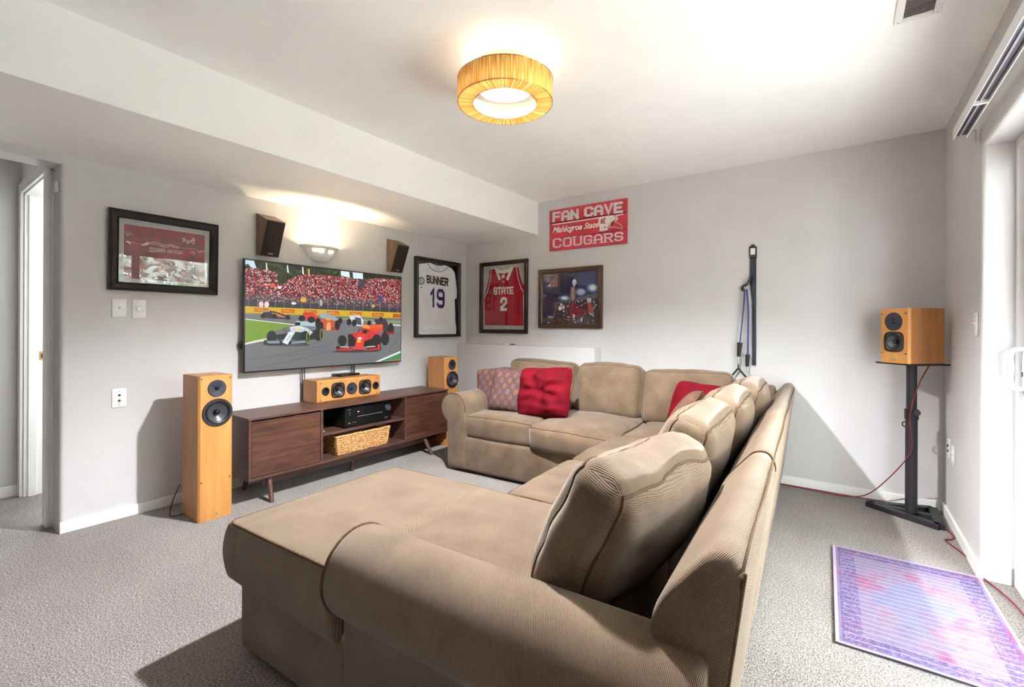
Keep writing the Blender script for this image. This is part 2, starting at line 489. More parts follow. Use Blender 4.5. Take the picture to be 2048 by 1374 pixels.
class Art:
    """flat printed artwork: coloured polygons in thin layers on one plane (local x right, z up, facing -y)"""
    def __init__(s, corners, w, h, mats, x0=0.0, z0=0.0):
        # corners of the artwork in pixels of a zoomed image crop: TL, TR, BR, BL
        s.H = homography(corners, [(x0, z0 + h), (x0 + w, z0 + h), (x0 + w, z0), (x0, z0)])
        s.v = []; s.f = []; s.mi = []; s.mats = []; s.mk = mats; s.ix = {}

    def map(s, p):
        q = s.H @ np.array([p[0], p[1], 1.0])
        return q[0] / q[2], q[1] / q[2]

    def mat(s, c):
        if c not in s.ix:
            s.ix[c] = len(s.mats); s.mats.append(s.mk(c))
        return s.ix[c]

    def poly(s, pts, c, layer=1):
        b = len(s.v)
        for p in pts:
            x, z = s.map(p); s.v.append((x, -0.00025 * layer - 2e-5 * (len(s.f) % 12), z))
        s.f.append(list(range(b, b + len(pts)))); s.mi.append(s.mat(c))

    def ell(s, cx, cy, rx, ry, c, layer=1, n=22, rot=0.0):
        pts = []
        for i in range(n):
            a = 2 * PI * i / n
            x, y = rx * math.cos(a), ry * math.sin(a)
            pts.append((cx + x * math.cos(rot) - y * math.sin(rot), cy + x * math.sin(rot) + y * math.cos(rot)))
        s.poly(pts, c, layer)

    def stroke(s, pts, w, c, layer=2):
        n = len(pts)
        L = []; R = []
        closed = pts[0] == pts[-1]
        P = [np.array(p, float) for p in pts]
        for i in range(n):
            if closed:
                a = P[i] - P[i - 1 if i > 0 else n - 2]; b = P[i + 1 if i < n - 1 else 1] - P[i]
            else:
                a = P[i] - P[i - 1] if i > 0 else P[1] - P[0]
                b = P[i + 1] - P[i] if i < n - 1 else P[-1] - P[-2]
            a = a / (np.linalg.norm(a) + 1e-9); b = b / (np.linalg.norm(b) + 1e-9)
            na = np.array([-a[1], a[0]]); nb = np.array([-b[1], b[0]])
            m = na + nb; m = m / (np.linalg.norm(m) + 1e-9)
            k = min(1.0 / max(np.dot(m, na), 0.35), 2.2)
            L.append(P[i] + m * k * w / 2); R.append(P[i] - m * k * w / 2)
        for i in range(n - 1):
            s.poly([tuple(L[i]), tuple(L[i + 1]), tuple(R[i + 1]), tuple(R[i])], c, layer)

    def text(s, txt, quad, c, layer=3, weight=1.25, gap=1.9, serif=False, widths=None):
        """block letters filling quad (TL, TR, BR, BL) in image crop pixels"""
        n = len(txt)
        wid = [(2.2 if ch in '1I' else (2.0 if ch == ' ' else 4.0)) for ch in txt]
        tot = sum(wid) + gap * (n - 1) + weight
        TL, TR, BR, BL = [np.array(q, float) for q in quad]

        def Q(x, y):
            a = (x + weight / 2) / tot; b = (y + weight / 2) / (6 + weight)
            lo = BL * (1 - a) + BR * a; hi = TL * (1 - a) + TR * a
            return lo * (1 - b) + hi * b
        x = 0.0
        for ch, wd in zip(txt, wid):
            if ch != ' ':
                off = x - (1.0 if ch in '1I' else 0.0)
                for pl in GLYPH[ch]:
                    s._gs([(px + off, py) for px, py in pl], weight, Q, c, layer)
                if serif and ch in SERIF:
                    for (px, py) in SERIF[ch]:
                        yy = py + (-0.5 + 0.22 if py == 0 else 0.5 - 0.22) * weight
                        s._gs([(px + off - 1.05, yy), (px + off + 1.05, yy)], weight * 0.5, Q, c, layer)
            x += wd + gap

    def _gs(s, pts, w, Q, c, layer):
        n = len(pts); P = [np.array(p, float) for p in pts]; closed = pts[0] == pts[-1]
        L = []; R = []
        for i in range(n):
            if closed:
                a = P[i] - P[i - 1 if i > 0 else n - 2]; b = P[i + 1 if i < n - 1 else 1] - P[i]
            else:
                a = P[i] - P[i - 1] if i > 0 else P[1] - P[0]
                b = P[i + 1] - P[i] if i < n - 1 else P[-1] - P[-2]
            a = a / np.linalg.norm(a); b = b / np.linalg.norm(b)
            na = np.array([-a[1], a[0]]); nb = np.array([-b[1], b[0]]); m = na + nb; m = m / (np.linalg.norm(m) + 1e-9)
            k = min(1.0 / max(np.dot(m, na), 0.35), 2.0)
            e0 = -a * w / 2 if (i == 0 and not closed) else 0; e1 = b * w / 2 if (i == n - 1 and not closed) else 0
            L.append(P[i] + m * k * w / 2 + e0 + e1); R.append(P[i] - m * k * w / 2 + e0 + e1)
        for i in range(n - 1):
            s.poly([tuple(Q(*p)) for p in (L[i], L[i + 1], R[i + 1], R[i])], c, layer)

    def script(s, txt, quad, c, layer=3, shear=0.35, bold=0.02):
        """slanted lettering from the built-in font, fitted into quad"""
        cu = bpy.data.curves.new('lettering', 'FONT'); cu.body = txt; cu.shear = shear; cu.offset = bold
        cu.resolution_u = 3
        o = bpy.data.objects.new('lettering', cu); COL.objects.link(o)
        dg = bpy.context.evaluated_depsgraph_get()
        me = bpy.data.meshes.new_from_object(o.evaluated_get(dg))
        bpy.data.objects.remove(o)
        co = np.array([v.co[:2] for v in me.vertices]); lo = co.min(0); hi = co.max(0)
        TL, TR, BR, BL = [np.array(q, float) for q in quad]
        b = len(s.v)
        for p in co:
            a, t = (p - lo) / (hi - lo)
            q = (BL * (1 - a) + BR * a) * (1 - t) + (TL * (1 - a) + TR * a) * t
            x, z = s.map(q); s.v.append((x, -0.00025 * layer, z))
        for p in me.polygons:
            s.f.append([b + i for i in p.vertices]); s.mi.append(s.mat(c))
        bpy.data.meshes.remove(me)

    def build(s, name, parent, y=0.0):
        me = bpy.data.meshes.new(name)
        me.from_pydata([(a, b + y, c) for a, b, c in s.v], [], s.f)
        for p, i in zip(me.polygons, s.mi):
            p.material_index = i
        bm = bmesh.new(); bm.from_mesh(me)
        for f in bm.faces:                       # everything faces -y
            f.normal_update()
            if f.normal.y > 0: f.normal_flip()
        bm.to_mesh(me); bm.free()
        return link(name, me, s.mats, parent)


def print_mat(prefix, rough=0.6):
    def mk(c):
        if isinstance(c, str):
            return M[c]
        return plain('%s_%d_%d_%d' % ((prefix,) + tuple(c)), c, rough, spec=0.2, var=0.05, scale=30)
    return mk


def screen_mat(c):
    if isinstance(c, str):
        return M[c]
    t = NT('screen_%d_%d_%d' % tuple(c))
    v = t.coords()
    n = t.add('ShaderNodeTexNoise'); n.inputs['Scale'].default_value = 160; n.inputs['Detail'].default_value = 3
    t.ln(v, n.inputs['Vector'])
    col = t.ramp(n.outputs['Fac'], [(0.3, lin(shade(c, .93))), (0.7, lin(shade(c, 1.07)))])
    t.b.inputs['Base Color'].default_value = (0.01, 0.01, 0.01, 1); t.b.inputs['Roughness'].default_value = 0.35
    t.ln(col, t.b.inputs['Emission Color']); t.b.inputs['Emission Strength'].default_value = 0.54
    return t.m


LW = PI / 2      # things on / facing away from the left wall: local x -> +Y, local -y -> into the room
RW = -PI / 2     # things on the right wall


def picture_frame(root, w, h, depth, border, mat, profile, y_front=None):
    """four mitred rails as parts; profile: (t across the border 0..1, protrusion 0..1)"""
    for name, k in (('frame_rail', 0), ('frame_rail', 1), ('frame_rail', 2), ('frame_rail', 3)):
        horiz = k % 2 == 0
        ln = w if horiz else h
        bm = bmesh.new()
        rings = []
        prof = [(0.0, 0.0)] + [(t * border, p * depth) for t, p in profile] + [(border, 0.0)]
        for end in (0, 1):
            ring = []
            for (t, p) in prof:
                s_ = -ln / 2 + t if end == 0 else ln / 2 - t
                c_ = (h if horiz else w) / 2 - t
                if k == 0: co = (s_, -p, c_)
                elif k == 2: co = (-s_, -p, -c_)
                elif k == 1: co = (c_, -p, -s_)
                else: co = (-c_, -p, s_)
                ring.append(bm.verts.new((co[0], co[1], co[2])))
            rings.append(ring)
        n = len(prof)
        for i in range(n):
            bm.faces.new((rings[0][i], rings[0][(i + 1) % n], rings[1][(i + 1) % n], rings[1][i]))
        bm.faces.new(rings[0]); bm.faces.new(rings[1][::-1])
        bmesh.ops.recalc_face_normals(bm, faces=bm.faces[:])
        me = bpy.data.meshes.new(name); bm.to_mesh(me); bm.free()
        link(name, me, mat, root)


def wall_plate(name, label, cat, loc, rz, kind):
    t = thing(name, label, cat, loc, rz)
    box('plate', -.035, .035, -.006, 0, -.057, .057, M['white_plastic'], t, .004)
    if kind == 'toggle':
        B().box(-.005, .005, -.0075, -.005, -.012, .012).obj('toggle_slot', M['trim'], t)
        B().prism([(-.006, -.006), (-.016, .004), (-.016, .010), (-.006, .006)], 'x', -.004, .004).obj('toggle_lever', M['white_plastic'], t)
    if kind == 'dimmer':
        B().lathe([(0.0001, -.020), (.015, -.020), (.0175, -.017), (.018, -.005)], axis='y', seg=28).obj('dimmer_knob', M['white_plastic'], t, .6)
    if kind == 'jack':
        for z in (.016, -.016):
            B().lathe([(.0001, -.012), (.006, -.012), (.0065, -.006), (.009, -.0055)], (0, 0, z), 'y', 16).obj('jack', M['black'], t, .6)
    if kind == 'outlet':
        for z in (.02, -.02):
            B().box(-.015, .015, -.009, -.005, z - .013, z + .013, .004).obj('socket', M['trim'], t)
    for z in (.042, -.042):
        B().cyl((0, -.0068, z), (0, -.004, z), .0032, seg=10).obj('screw', M['steel'], t)
    return t


# ================================================================== STRUCTURE
def S(o, label, cat):
    return tag(o, label, cat, kind='structure')


S(box('floor', -7.5, DX + .16, YR - .2, YB + .15, -.1, 0, M['carpet']), 'grey-beige looped carpet covering the whole floor', 'floor')
S(box('ceiling', -7.5, XR + .25, YR - .2, YB + .15, HC, HC + .1, M['ceiling']), 'flat white painted ceiling', 'ceiling')
sof = B().box(XL, XS, YR, YB, ZS, HC + .02)
S(sof.obj('ceiling_soffit', M['ceiling']), 'white dropped soffit running along the television wall', 'soffit')
# left wall with rounded end at the hall opening
WT = .157
r_ = .02
pts = [(XL, YB + .12), (XL - WT, YB + .12), (XL - WT, .612)]
for i in range(5):
    a = PI * 1.5 + (PI / 2) * i / 4
    pts.append((XL - r_ + r_ * math.cos(a), .612 + r_ + r_ * math.sin(a)))
wl = B().prism(pts, 'z', 0, HC).box(XL - WT, XL, YR, .632, 2.06, HC).box(XL - WT, XL, YR, -.75, 0, HC)
S(wl.obj('wall_left', M['wall']), 'pale grey painted wall behind the television', 'wall')
S(box('wall_back', XL - .2, XR + .25, YB, YB + .12, 0, HC, M['wall']), 'pale grey painted end wall behind the sofa', 'wall')
S(box('wall_rear', -4.8, XR + .25, YR - .12, YR, 0, HC, M['wall']), 'pale grey painted wall opposite the sofa end', 'wall')
# right wall with recess of the patio door, rounded reveal
wr = B()
pts = [(XR + .25, YB + .12), (XR, YB + .12)]
for i in range(5):
    a = PI + (PI / 2) * i / 4
    pts.append((XR + r_ + r_ * math.cos(a), DY1 + r_ + r_ * math.sin(a)))
pts.append((XR + .25, DY1))
wr.prism(pts, 'z', 0, HC)
wr.box(XR, XR + .25, YR, DY0, 0, HC)
pts = [(XR, HC)]
for i in range(5):
    a = PI + (PI / 2) * i / 4
    pts.append((XR + r_ + r_ * math.cos(a), DZ + r_ + r_ * math.sin(a)))
pts += [(XR + .25, DZ), (XR + .25, HC)]
wr.prism(pts, 'y', DY0 - .02, DY1 + .03)
S(wr.obj('wall_right', M['wall']), 'pale grey painted wall holding the sliding patio door', 'wall')
# boxed-out foundation ledge
S(B().box(XL, -1.852, 3.853, YB, 0, .976, .008).obj('wall_ledge', M['wall'], None, .6), 'low boxed-out wall ledge behind the sofa', 'ledge')
# baseboards
S(B().box(XL, XL + .013, .612, 3.853, 0, BBH, .003).obj('baseboard_left', M['trim']), 'white baseboard under the television wall', 'baseboard')
S(B().box(-1.852, XR, YB - .013, YB, 0, BBH, .003).obj('baseboard_back', M['trim']), 'white baseboard along the end wall', 'baseboard')
S(B().box(XR - .013, XR, DY1 - .002, YB, 0, BBH, .003).box(XR - .013, DX - .01, DY1 - .013, DY1, 0, .085, .003).obj('baseboard_right', M['trim']), 'white baseboard turning into the patio door recess', 'baseboard')
# hall beyond the opening and the bedroom behind it
HX = -4.585
HY = .60
S(box('wall_hall', HX - .12, HX, YR, HY + .01, 0, HC, M['wall']), 'pinkish grey hall wall beyond the opening', 'wall')
S(box('wall_hall_bounce', HX - .12, XL - WT, -1.5, -1.4, 0, HC, M['trim']), 'unseen white wall added to bounce light into the hall', 'wall')  # unseen wall put in to reflect light into the hall
he = B().box(-7.5, -4.50, HY, HY + .12, 0, HC).box(-4.50, XL - WT, HY, HY + .12, 2.05, HC).box(-3.79, XL - WT, HY, HY + .12, 0, HC)
S(he.obj('wall_hall_end', M['trim']), 'end wall of the hall with the bedroom doorway', 'wall')
S(box('baseboard_hall', HX, HX + .013, YR, HY, 0, BBH + .01, M['trim']), 'white baseboard of the hall wall', 'baseboard')
tr = thing('trim_1', 'white painted casing around the bedroom doorway', 'door casing', (-4.5, HY, 0), 0, kind='structure')
B().box(-.075, 0, -.018, 0, 0, 2.05, .004).obj('casing', M['trim'], tr)
B().box(.71, .80, -.018, 0, 0, 2.05, .004).obj('casing', M['trim'], tr)
B().box(-.075, .80, -.018, 0, 2.05, 2.12, .004).obj('casing', M['trim'], tr)
B().box(0, .012, 0, .12, 0, 2.05, .002).obj('jamb', M['trim'], tr)
B().box(.698, .71, 0, .12, 0, 2.05, .002).obj('jamb', M['trim'], tr)
B().box(0, .71, 0, .12, 2.04, 2.05).obj('head_jamb', M['trim'], tr)
B().box(.012, .024, .02, .062, 0, 2.04, .002).obj('door_stop', M['trim'], tr)
sp = B().box(.012, .0145, .072, .100, .92, .98, .001).obj('strike_plate', M['brass'], tr)
B().box(.0146, .0152, .080, .092, .935, .965).obj('latch_hole', M['black'], sp)
S(box('wall_bedroom_side', -3.79, XL - WT, HY + .12, YB + .1, 0, HC, M['trim']), 'white bedroom wall on the back of the television wall', 'wall')
bw = B().box(-7.5, -7.36, .5, .80, 0, HC).box(-7.5, -7.36, 2.6, YB + .1, 0, HC).box(-7.5, -7.36, .8, 2.6, 0, .8).box(-7.5, -7.36, .8, 2.6, 2.1, HC)
S(bw.obj('wall_bedroom', M['trim']), 'white bedroom wall around the blind-covered window', 'wall')
S(box('wall_bedroom_end', -7.5, XL - WT, YB, YB + .12, 0, HC, M['trim']), 'white end wall of the bedroom beyond the doorway', 'wall')
wn = thing('window_2', 'bedroom window with white horizontal blind seen through the doorway', 'window', (-7.36, 1.7, .8), LW, kind='structure')
B().box(-.9, -.85, -.0, .10, 0, 1.3).box(.85, .9, -.0, .10, 0, 1.3).box(-.85, .85, 0, .10, 0, .05).box(-.85, .85, 0, .10, 1.25, 1.3).obj('window_frame', M['vinyl'], wn)
B().box(-.85, .85, .06, .066, .05, 1.25).obj('pane', M['glass'], wn)
sl = None
for i in range(24):
    z = .04 + i * .052
    if sl is None:
        sl = B().prism([(-.028, .010), (-.006, -.010), (-.004, -.008), (-.026, .012)], 'x', -.88, .88).mesh('slat')
        sl.materials.append(M['vinyl'])
    o = bpy.data.objects.new('slat', sl); COL.objects.link(o); o.parent = wn; o.location = (0, 0, z)

# ------------------------------------------------------------------ sliding patio door
pd = thing('door_1', 'white vinyl sliding glass patio door in the right wall recess', 'patio door', (DX, DY1, 0), RW, kind='structure')
LEN = DY1 - DY0
FD = .13
B().box(0, .035, 0, FD, 0, DZ, .003).obj('frame_jamb', M['vinyl'], pd)
B().box(LEN - .035, LEN, 0, FD, 0, DZ, .003).obj('frame_jamb', M['vinyl'], pd)
B().box(.035, LEN - .035, 0, FD, DZ - .035, DZ, .003).obj('frame_head', M['vinyl'], pd)
B().box(.035, LEN - .035, 0, FD, 0, .03, .003).obj('frame_sill', M['vinyl'], pd)
for k, (a, b, y) in enumerate(((.036, LEN / 2 + .05, .018), (LEN / 2 - .05, LEN - .036, .066))):
    pn = B().box(a, a + .075, y, y + .04, .03, DZ - .035, .003).box(b - .075, b, y, y + .04, .03, DZ - .035, .003) \
        .box(a + .075, b - .075, y, y + .04, .03, .12, .003).box(a + .075, b - .075, y, y + .04, DZ - .11, DZ - .035, .003).obj('door_panel', M['vinyl'], pd)
    B().box(a + .07, b - .07, y + .017, y + .023, .115, DZ - .105).obj('pane', M['glass'], pn)
    B().tube([(a + .075, y + .002, .12), (b - .075, y + .002, .12), (b - .075, y + .002, DZ - .11), (a + .075, y + .002, DZ - .11)], .004, 6, True).obj('glazing_gasket', M['dark_grey'], pn)
hd = B()
hp = spline([(.072, .018, 1.075), (.072, -.018, 1.072), (.072, -.030, 1.04), (.072, -.026, .99), (.072, -.030, .94), (.072, -.018, .903), (.072, .018, .90)], 6)
hd.tube(hp, .010, 10)
hd.box(.055, .089, .008, .018, .89, 1.085, .004)
ho = hd.obj('pull_handle', M['vinyl'], pd, .8)
B().box(.068, .078, .004, .009, .955, .975).obj('thumb_latch', M['black'], ho)

# ------------------------------------------------------------------ outdoors seen through the glass
S(box('ground_outside', DX + .16, 14, -9, 12, -.25, -.15, plain('pale_paving', (236, 234, 229), .9)), 'pale patio paving outside the sliding door', 'paving')
# unseen deck added overhead to block high sky, on white posts
dk0 = thing('added_shade_deck', 'unseen deck on white posts added to block high skylight', 'deck', (DX + .16, 2.0, 0), 0, kind='structure')
for i in range(14):
    B().box(.03 + i * .155, .03 + i * .155 + .145, -5.5, 5.5, 2.56, 2.60).obj('shade_deck_board', M['trim'], dk0)
for y in (-4.5, -2.2, .2, 2.6, 5.0):
    B().box(2.0, 2.14, y, y + .14, -.15, 2.40, .005).obj('post', M['trim'], dk0)
B().box(2.0, 2.14, -5.5, 5.5, 2.40, 2.56).obj('beam', M['trim'], dk0)
rng = random.Random(3)
v = []; f = []
for i in range(24000):
    t = rng.random()
    x = 4.2 + rng.random() * 1.4 + .35 * math.sin(i * .7); y = -7 + rng.random() * 17; z = -.1 + 2.75 * rng.random() ** .8
    s_ = .07 + .11 * rng.random()
    a = Vector((rng.gauss(0, 1), rng.gauss(0, 1), rng.gauss(0, 1))).normalized(); b = a.orthogonal().normalized() * s_ * .6
    a = a * s_
    k = len(v); c = Vector((x, y, z))
    v += [c - a, c + b * .8, c + a, c - b * .8]; f.append((k, k + 1, k + 2, k + 3))
me = bpy.data.meshes.new('hedge'); me.from_pydata(v, [], f)
hedge_m = plain('silver_green_leaves', (196, 204, 190), .8, var=.28, scale=1.7)
tag(link('hedge', me, hedge_m), 'loose leafy hedge beyond the patio door', 'hedge', kind='stuff')

# ================================================================== CEILING THINGS
# --- flush drum lamp
LX, LY = -1.313, 1.755
lamp = thing('ceiling_lamp', 'round raffia drum ceiling lamp, lit, with open centre', 'ceiling lamp', (LX, LY, HC))


def raffia_mat():
    t = NT('raffia_shade')
    tc = t.add('ShaderNodeTexCoord'); sx = t.add('ShaderNodeSeparateXYZ'); t.ln(tc.outputs['Object'], sx.inputs[0])
    an = t.add('ShaderNodeMath', operation='ARCTAN2'); t.ln(sx.outputs[1], an.inputs[0]); t.ln(sx.outputs[0], an.inputs[1])
    n = t.add('ShaderNodeTexNoise', noise_dimensions='2D'); n.inputs['Scale'].default_value = 1.0; n.inputs['Detail'].default_value = 4
    cb = t.add('ShaderNodeCombineXYZ')
    m1 = t.add('ShaderNodeMath', operation='MULTIPLY'); m1.inputs[1].default_value = 38; t.ln(an.outputs[0], m1.inputs[0])
    m2 = t.add('ShaderNodeMath', operation='MULTIPLY'); m2.inputs[1].default_value = 6; t.ln(sx.outputs[2], m2.inputs[0])
    t.ln(m1.outputs[0], cb.inputs[0]); t.ln(m2.outputs[0], cb.inputs[1]); t.ln(cb.outputs[0], n.inputs['Vector'])
    col = t.ramp(n.outputs['Fac'], [(0.32, lin((168, 118, 50))), (0.52, lin((214, 164, 84))), (0.72, lin((248, 222, 160)))])
    tl = t.add('ShaderNodeBsdfTranslucent'); df = t.add('ShaderNodeBsdfDiffuse'); mx = t.add('ShaderNodeMixShader'); mx.inputs['Fac'].default_value = 0.15
    t.ln(col, tl.inputs['Color']); t.ln(col, df.inputs['Color']); t.ln(df.outputs[0], mx.inputs[1]); t.ln(tl.outputs[0], mx.inputs[2])
    t.ln(mx.outputs[0], t.out.inputs['Surface'])
    bp = t.add('ShaderNodeBump'); bp.inputs['Strength'].default_value = .6; bp.inputs['Distance'].default_value = .004
    t.ln(n.outputs['Fac'], bp.inputs['Height']); t.ln(bp.outputs['Normal'], df.inputs['Normal'])
    return t.m


def cloth_mat(name, c, trans):
    t = NT(name)
    v = t.coords()
    n = t.add('ShaderNodeTexNoise'); n.inputs['Scale'].default_value = 60; t.ln(v, n.inputs['Vector'])
    col = t.ramp(n.outputs['Fac'], [(0.3, lin(shade(c, .95))), (0.7, lin(shade(c, 1.03)))])
    tl = t.add('ShaderNodeBsdfTranslucent'); df = t.add('ShaderNodeBsdfDiffuse'); mx = t.add('ShaderNodeMixShader'); mx.inputs['Fac'].default_value = trans
    t.ln(col, tl.inputs['Color']); t.ln(col, df.inputs['Color']); t.ln(df.outputs[0], mx.inputs[1]); t.ln(tl.outputs[0], mx.inputs[2])
    t.ln(mx.outputs[0], t.out.inputs['Surface'])
    return t.m


M['raffia'] = raffia_mat()
M['lamp_liner'] = cloth_mat('lamp_liner', (240, 226, 200), .05)
M['lamp_collar'] = cloth_mat('lamp_collar', (126, 104, 80), .008)
zb, zt = 2.22 - HC, 2.327 - HC
RO, RI = .224, .149
B().lathe([(RI, zb), (RO - .004, zb), (RO, zb + .006), (RO, zt - .004), (RO - .003, zt)], axis='z', seg=128).obj('raffia_shade', M['raffia'], lamp, .7)
B().lathe([(RI + .001, zb + .004), (RO - .007, zb + .004), (RO - .007, zt - .003)], axis='z', seg=96).obj('shade_lining', cloth_mat('shade_lining', (253, 250, 244), .40), lamp, .7)
B().lathe([(RI, zb), (RI, zb + .012)], axis='z', seg=96).obj('inner_liner', M['lamp_liner'], lamp, .7)
B().lathe([(.125, zt - .038), (.125, 2.413 - HC)], axis='z', seg=96).obj('upper_collar', M['lamp_collar'], lamp, .7)
for r, z in ((RO, zb + .003), (RI, zb), (RO, zt)):
    B().tube([(r * math.cos(2 * PI * i / 96), r * math.sin(2 * PI * i / 96), z) for i in range(96)], .0018, 6, True).obj('wire_ring', M['brass'], lamp, .8)
B().lathe([(.0001, -.02), (.05, -.02), (.055, -.012), (.055, 0)], axis='z', seg=32).obj('ceiling_rose', M['white_plastic'], lamp, .6)
for i in range(3):
    a = 2 * PI * i / 3 + .3
    B().cyl((.04 * math.cos(a), .04 * math.sin(a), -.018), (.124 * math.cos(a), .124 * math.sin(a), -.045), .002, seg=6).obj('spider_arm', M['white_plastic'], lamp)
    B().cyl((.125 * math.cos(a), .125 * math.sin(a), zt - .002), ((RO - .002) * math.cos(a), (RO - .002) * math.sin(a), zt - .002), .002, seg=6).obj('spoke', M['white_plastic'], lamp)
B().cyl((0, 0, -.02), (0, 0, -.065), .016, seg=16).obj('lamp_socket', M['white_plastic'], lamp)
B().lathe([(.0001, -.162), (.015, -.159), (.028, -.144), (.032, -.127), (.027, -.107), (.017, -.090), (.0145, -.064)], axis='z', seg=24).obj('bulb', M['lamp_glow'], lamp, 1.0)

# --- ceiling register
vent = thing('ceiling_vent', 'white louvred air vent set in the ceiling', 'air vent', (.235, 2.335, HC))
vw, vh = .150, .34
B().box(-vw / 2, -vw / 2 + .028, -vh / 2, vh / 2, -.008, 0, .003).box(vw / 2 - .028, vw / 2, -vh / 2, vh / 2, -.008, 0, .003) \
    .box(-vw / 2 + .028, vw / 2 - .028, -vh / 2, -vh / 2 + .028, -.008, 0, .002).box(-vw / 2 + .028, vw / 2 - .028, vh / 2 - .028, vh / 2, -.008, 0, .002).obj('frame', M['white_plastic'], vent)
B().box(-vw / 2 + .02, vw / 2 - .02, -vh / 2 + .02, vh / 2 - .02, -.0015, -.0005).obj('duct_shade_sheet', plain('duct_shade_grey', (120, 118, 118), .7), vent)  # flat grey sheet standing in for the shade inside the duct
slat = None
ns = 20
for i in range(ns):
    y = -vh / 2 + .036 + (vh - .072) * i / (ns - 1)
    if slat is None:
        slat = B().prism([(-.0045, -.0085), (.0040, -.0030), (.0046, -.0020), (-.0039, -.0075)], 'x', -vw / 2 + .028, vw / 2 - .028).mesh('slat'); slat.materials.append(M['white_plastic'])
    o = bpy.data.objects.new('slat', slat); COL.objects.link(o); o.parent = vent; o.location = (0, y, 0)
for sx in (-1, 1):
    B().cyl((sx * (vw / 2 - .014), vh / 2 - .014, -.0095), (sx * (vw / 2 - .014), vh / 2 - .014, -.006), .003, seg=8).obj('screw', M['steel'], vent)

# --- vertical blind head rail over the patio door (no vanes)
hr = thing('blind_rail', 'white blind head rail with dark open track above the patio door', 'blind rail', (.424, 3.09, 2.09), RW)
RL = 2.15
B().box(0, RL, 0, .0035, -.002, .047, .001).box(0, RL, .0035, .05, .044, .047).box(0, RL, .0465, .05, -.002, .044).obj('rail_body', M['vinyl'], hr)
B().box(.004, RL - .004, .005, .0455, .012, .030).obj('dark_track', plain('anodised_dark_track', (58, 56, 66), .35, metal=.4), hr)
B().box(.004, RL - .004, .020, .026, .006, .013).obj('track_rib', plain('grey_track_rib', (150, 142, 146), .4), hr)
for x in (.42, 1.2, 1.8):
    B().box(x, x + .012, .001, .049, -.003, .012, .001).obj('track_clip', M['white_plastic'], hr)
for x in (-.06, 1.0, 2.0):
    B().box(x - .004, x + .004, .02, .092, .040, .046).box(x - .004, x + .004, .086, .092, -.010, .046).box(x - .004, max(x + .004, .02), .02, .03, .040, .046).obj('wall_bracket', M['steel'], hr)

# ================================================================== LEFT WALL THINGS
# --- sconce
sc = thing('wall_sconce', 'white plaster half-bowl wall sconce, lit, above the television', 'wall lamp', (XL, 2.17, 1.69), LW)
prof = [(.0004, -.003), (.012, -.002), (.05, .006), (.085, .022), (.110, .045), (.128, .075), (.137, .098), (.150, .106), (.172, .114), (.176, .122), (.172, .130)]
n_seg = 48
bw_ = B().lathe(prof, axis='z', seg=n_seg, a0=PI, a1=2 * PI, skip=lambda i, j: j == 5 and (12 <= i <= 22 or 28 <= i <= 35))
for vv in bw_.bm.verts:
    vv.co.y *= .62
bo = bw_.obj('plaster_bowl', M['plaster'], sc, .9)
md = bo.modifiers.new('shell', 'SOLIDIFY'); md.thickness = .004
B().box(-.05, .05, -.006, 0, .02, .10, .003).obj('back_plate', M['plaster'], sc)
B().cyl((-.035, -.045, .075), (.035, -.045, .075), .010, seg=14).obj('halogen_tube', M['sconce_glow'], sc)
B().box(-.045, -.035, -.055, 0, .065, .085).obj('tube_holder', M['white_plastic'], sc)
B().box(.035, .045, -.055, 0, .065, .085).obj('tube_holder', M['white_plastic'], sc)

# --- wedge surround speakers
for (y0, lab) in ((1.66, 'dark wedge surround speaker above the left end of the television'), (2.86, 'dark wedge surround speaker above the right end of the television')):
    t = thing('surround_speaker', lab, 'speaker', (XL, y0, 1.685), LW, 'wedge surround speakers above the television')
    wdt = .138
    # side outline (y out of wall is negative, z up)
    out = [(-.012, .0), (-.012, .310), (-.165, .245), (-.062, -.006)]
    cab = B().prism(out, 'x', 0, wdt); cab.bevel_all(.002, 1)
    cab.obj('cabinet', M['speaker_ash'], t)
    # grille lies on the sloped front face
    a = Vector((0, -.062, -.006)); b = Vector((0, -.165, .245)); d = (b - a).normalized(); nrm = Vector((0, -d.z, d.y))
    g = B()
    p = [a + d * .006 + nrm * .001, a + d * .006 + nrm * .011, b - d * .006 + nrm * .011, b - d * .006 + nrm * .001]
    g.prism([(q.y, q.z) for q in p], 'x', .005, wdt - .005); g.bevel_all(.003, 2)
    gr = g.obj('grille', M['grille'], t)
    c = a + d * .022 + nrm * .0115
    bd = B().prism([(c.y, c.z), (c.y + nrm.y * .0015, c.z + nrm.z * .0015), (c.y + nrm.y * .0015 + d.y * .007, c.z + nrm.z * .0015 + d.z * .007), (c.y + d.y * .007, c.z + d.z * .007)], 'x', .052, .086)
    bd.obj('badge', M['steel'], gr)
    B().box(.045, .09, -.014, 0, .06, .29).obj('wall_bracket', M['black'], t)

# --- television
TVY0, TVY1, TVZ0, TVZ1 = 1.547, 2.989, .825, 1.644
tv = thing('television', 'large thin-framed flat television showing a motor race', 'television', (XL, TVY0, TVZ0), LW)
tw, th = TVY1 - TVY0, TVZ1 - TVZ0
B().box(0, tw, -.070, -.052, 0, th, .003).obj('screen_frame', M['black'], tv, .6)
B().box(.10, tw - .10, -.053, -.022, .05, th - .16, .006).obj('rear_housing', M['black'], tv, .6)
B().box(tw / 2 - .2, tw / 2 + .2, -.024, 0, .22, .55, .002).obj('wall_mount', M['dark_grey'], tv)
B().box(tw / 2 - .02, tw / 2 + .02, -.072, -.066, -.006, .002, .001).obj('status_light', plain('red_indicator', (190, 30, 36), .4), tv)
B().lathe([(.0001, -.045), (.02, -.044), (.03, -.035), (.03, -.02)], (.014, 0, .20), 'y', 20).obj('side_sensor', M['black'], tv, .8)

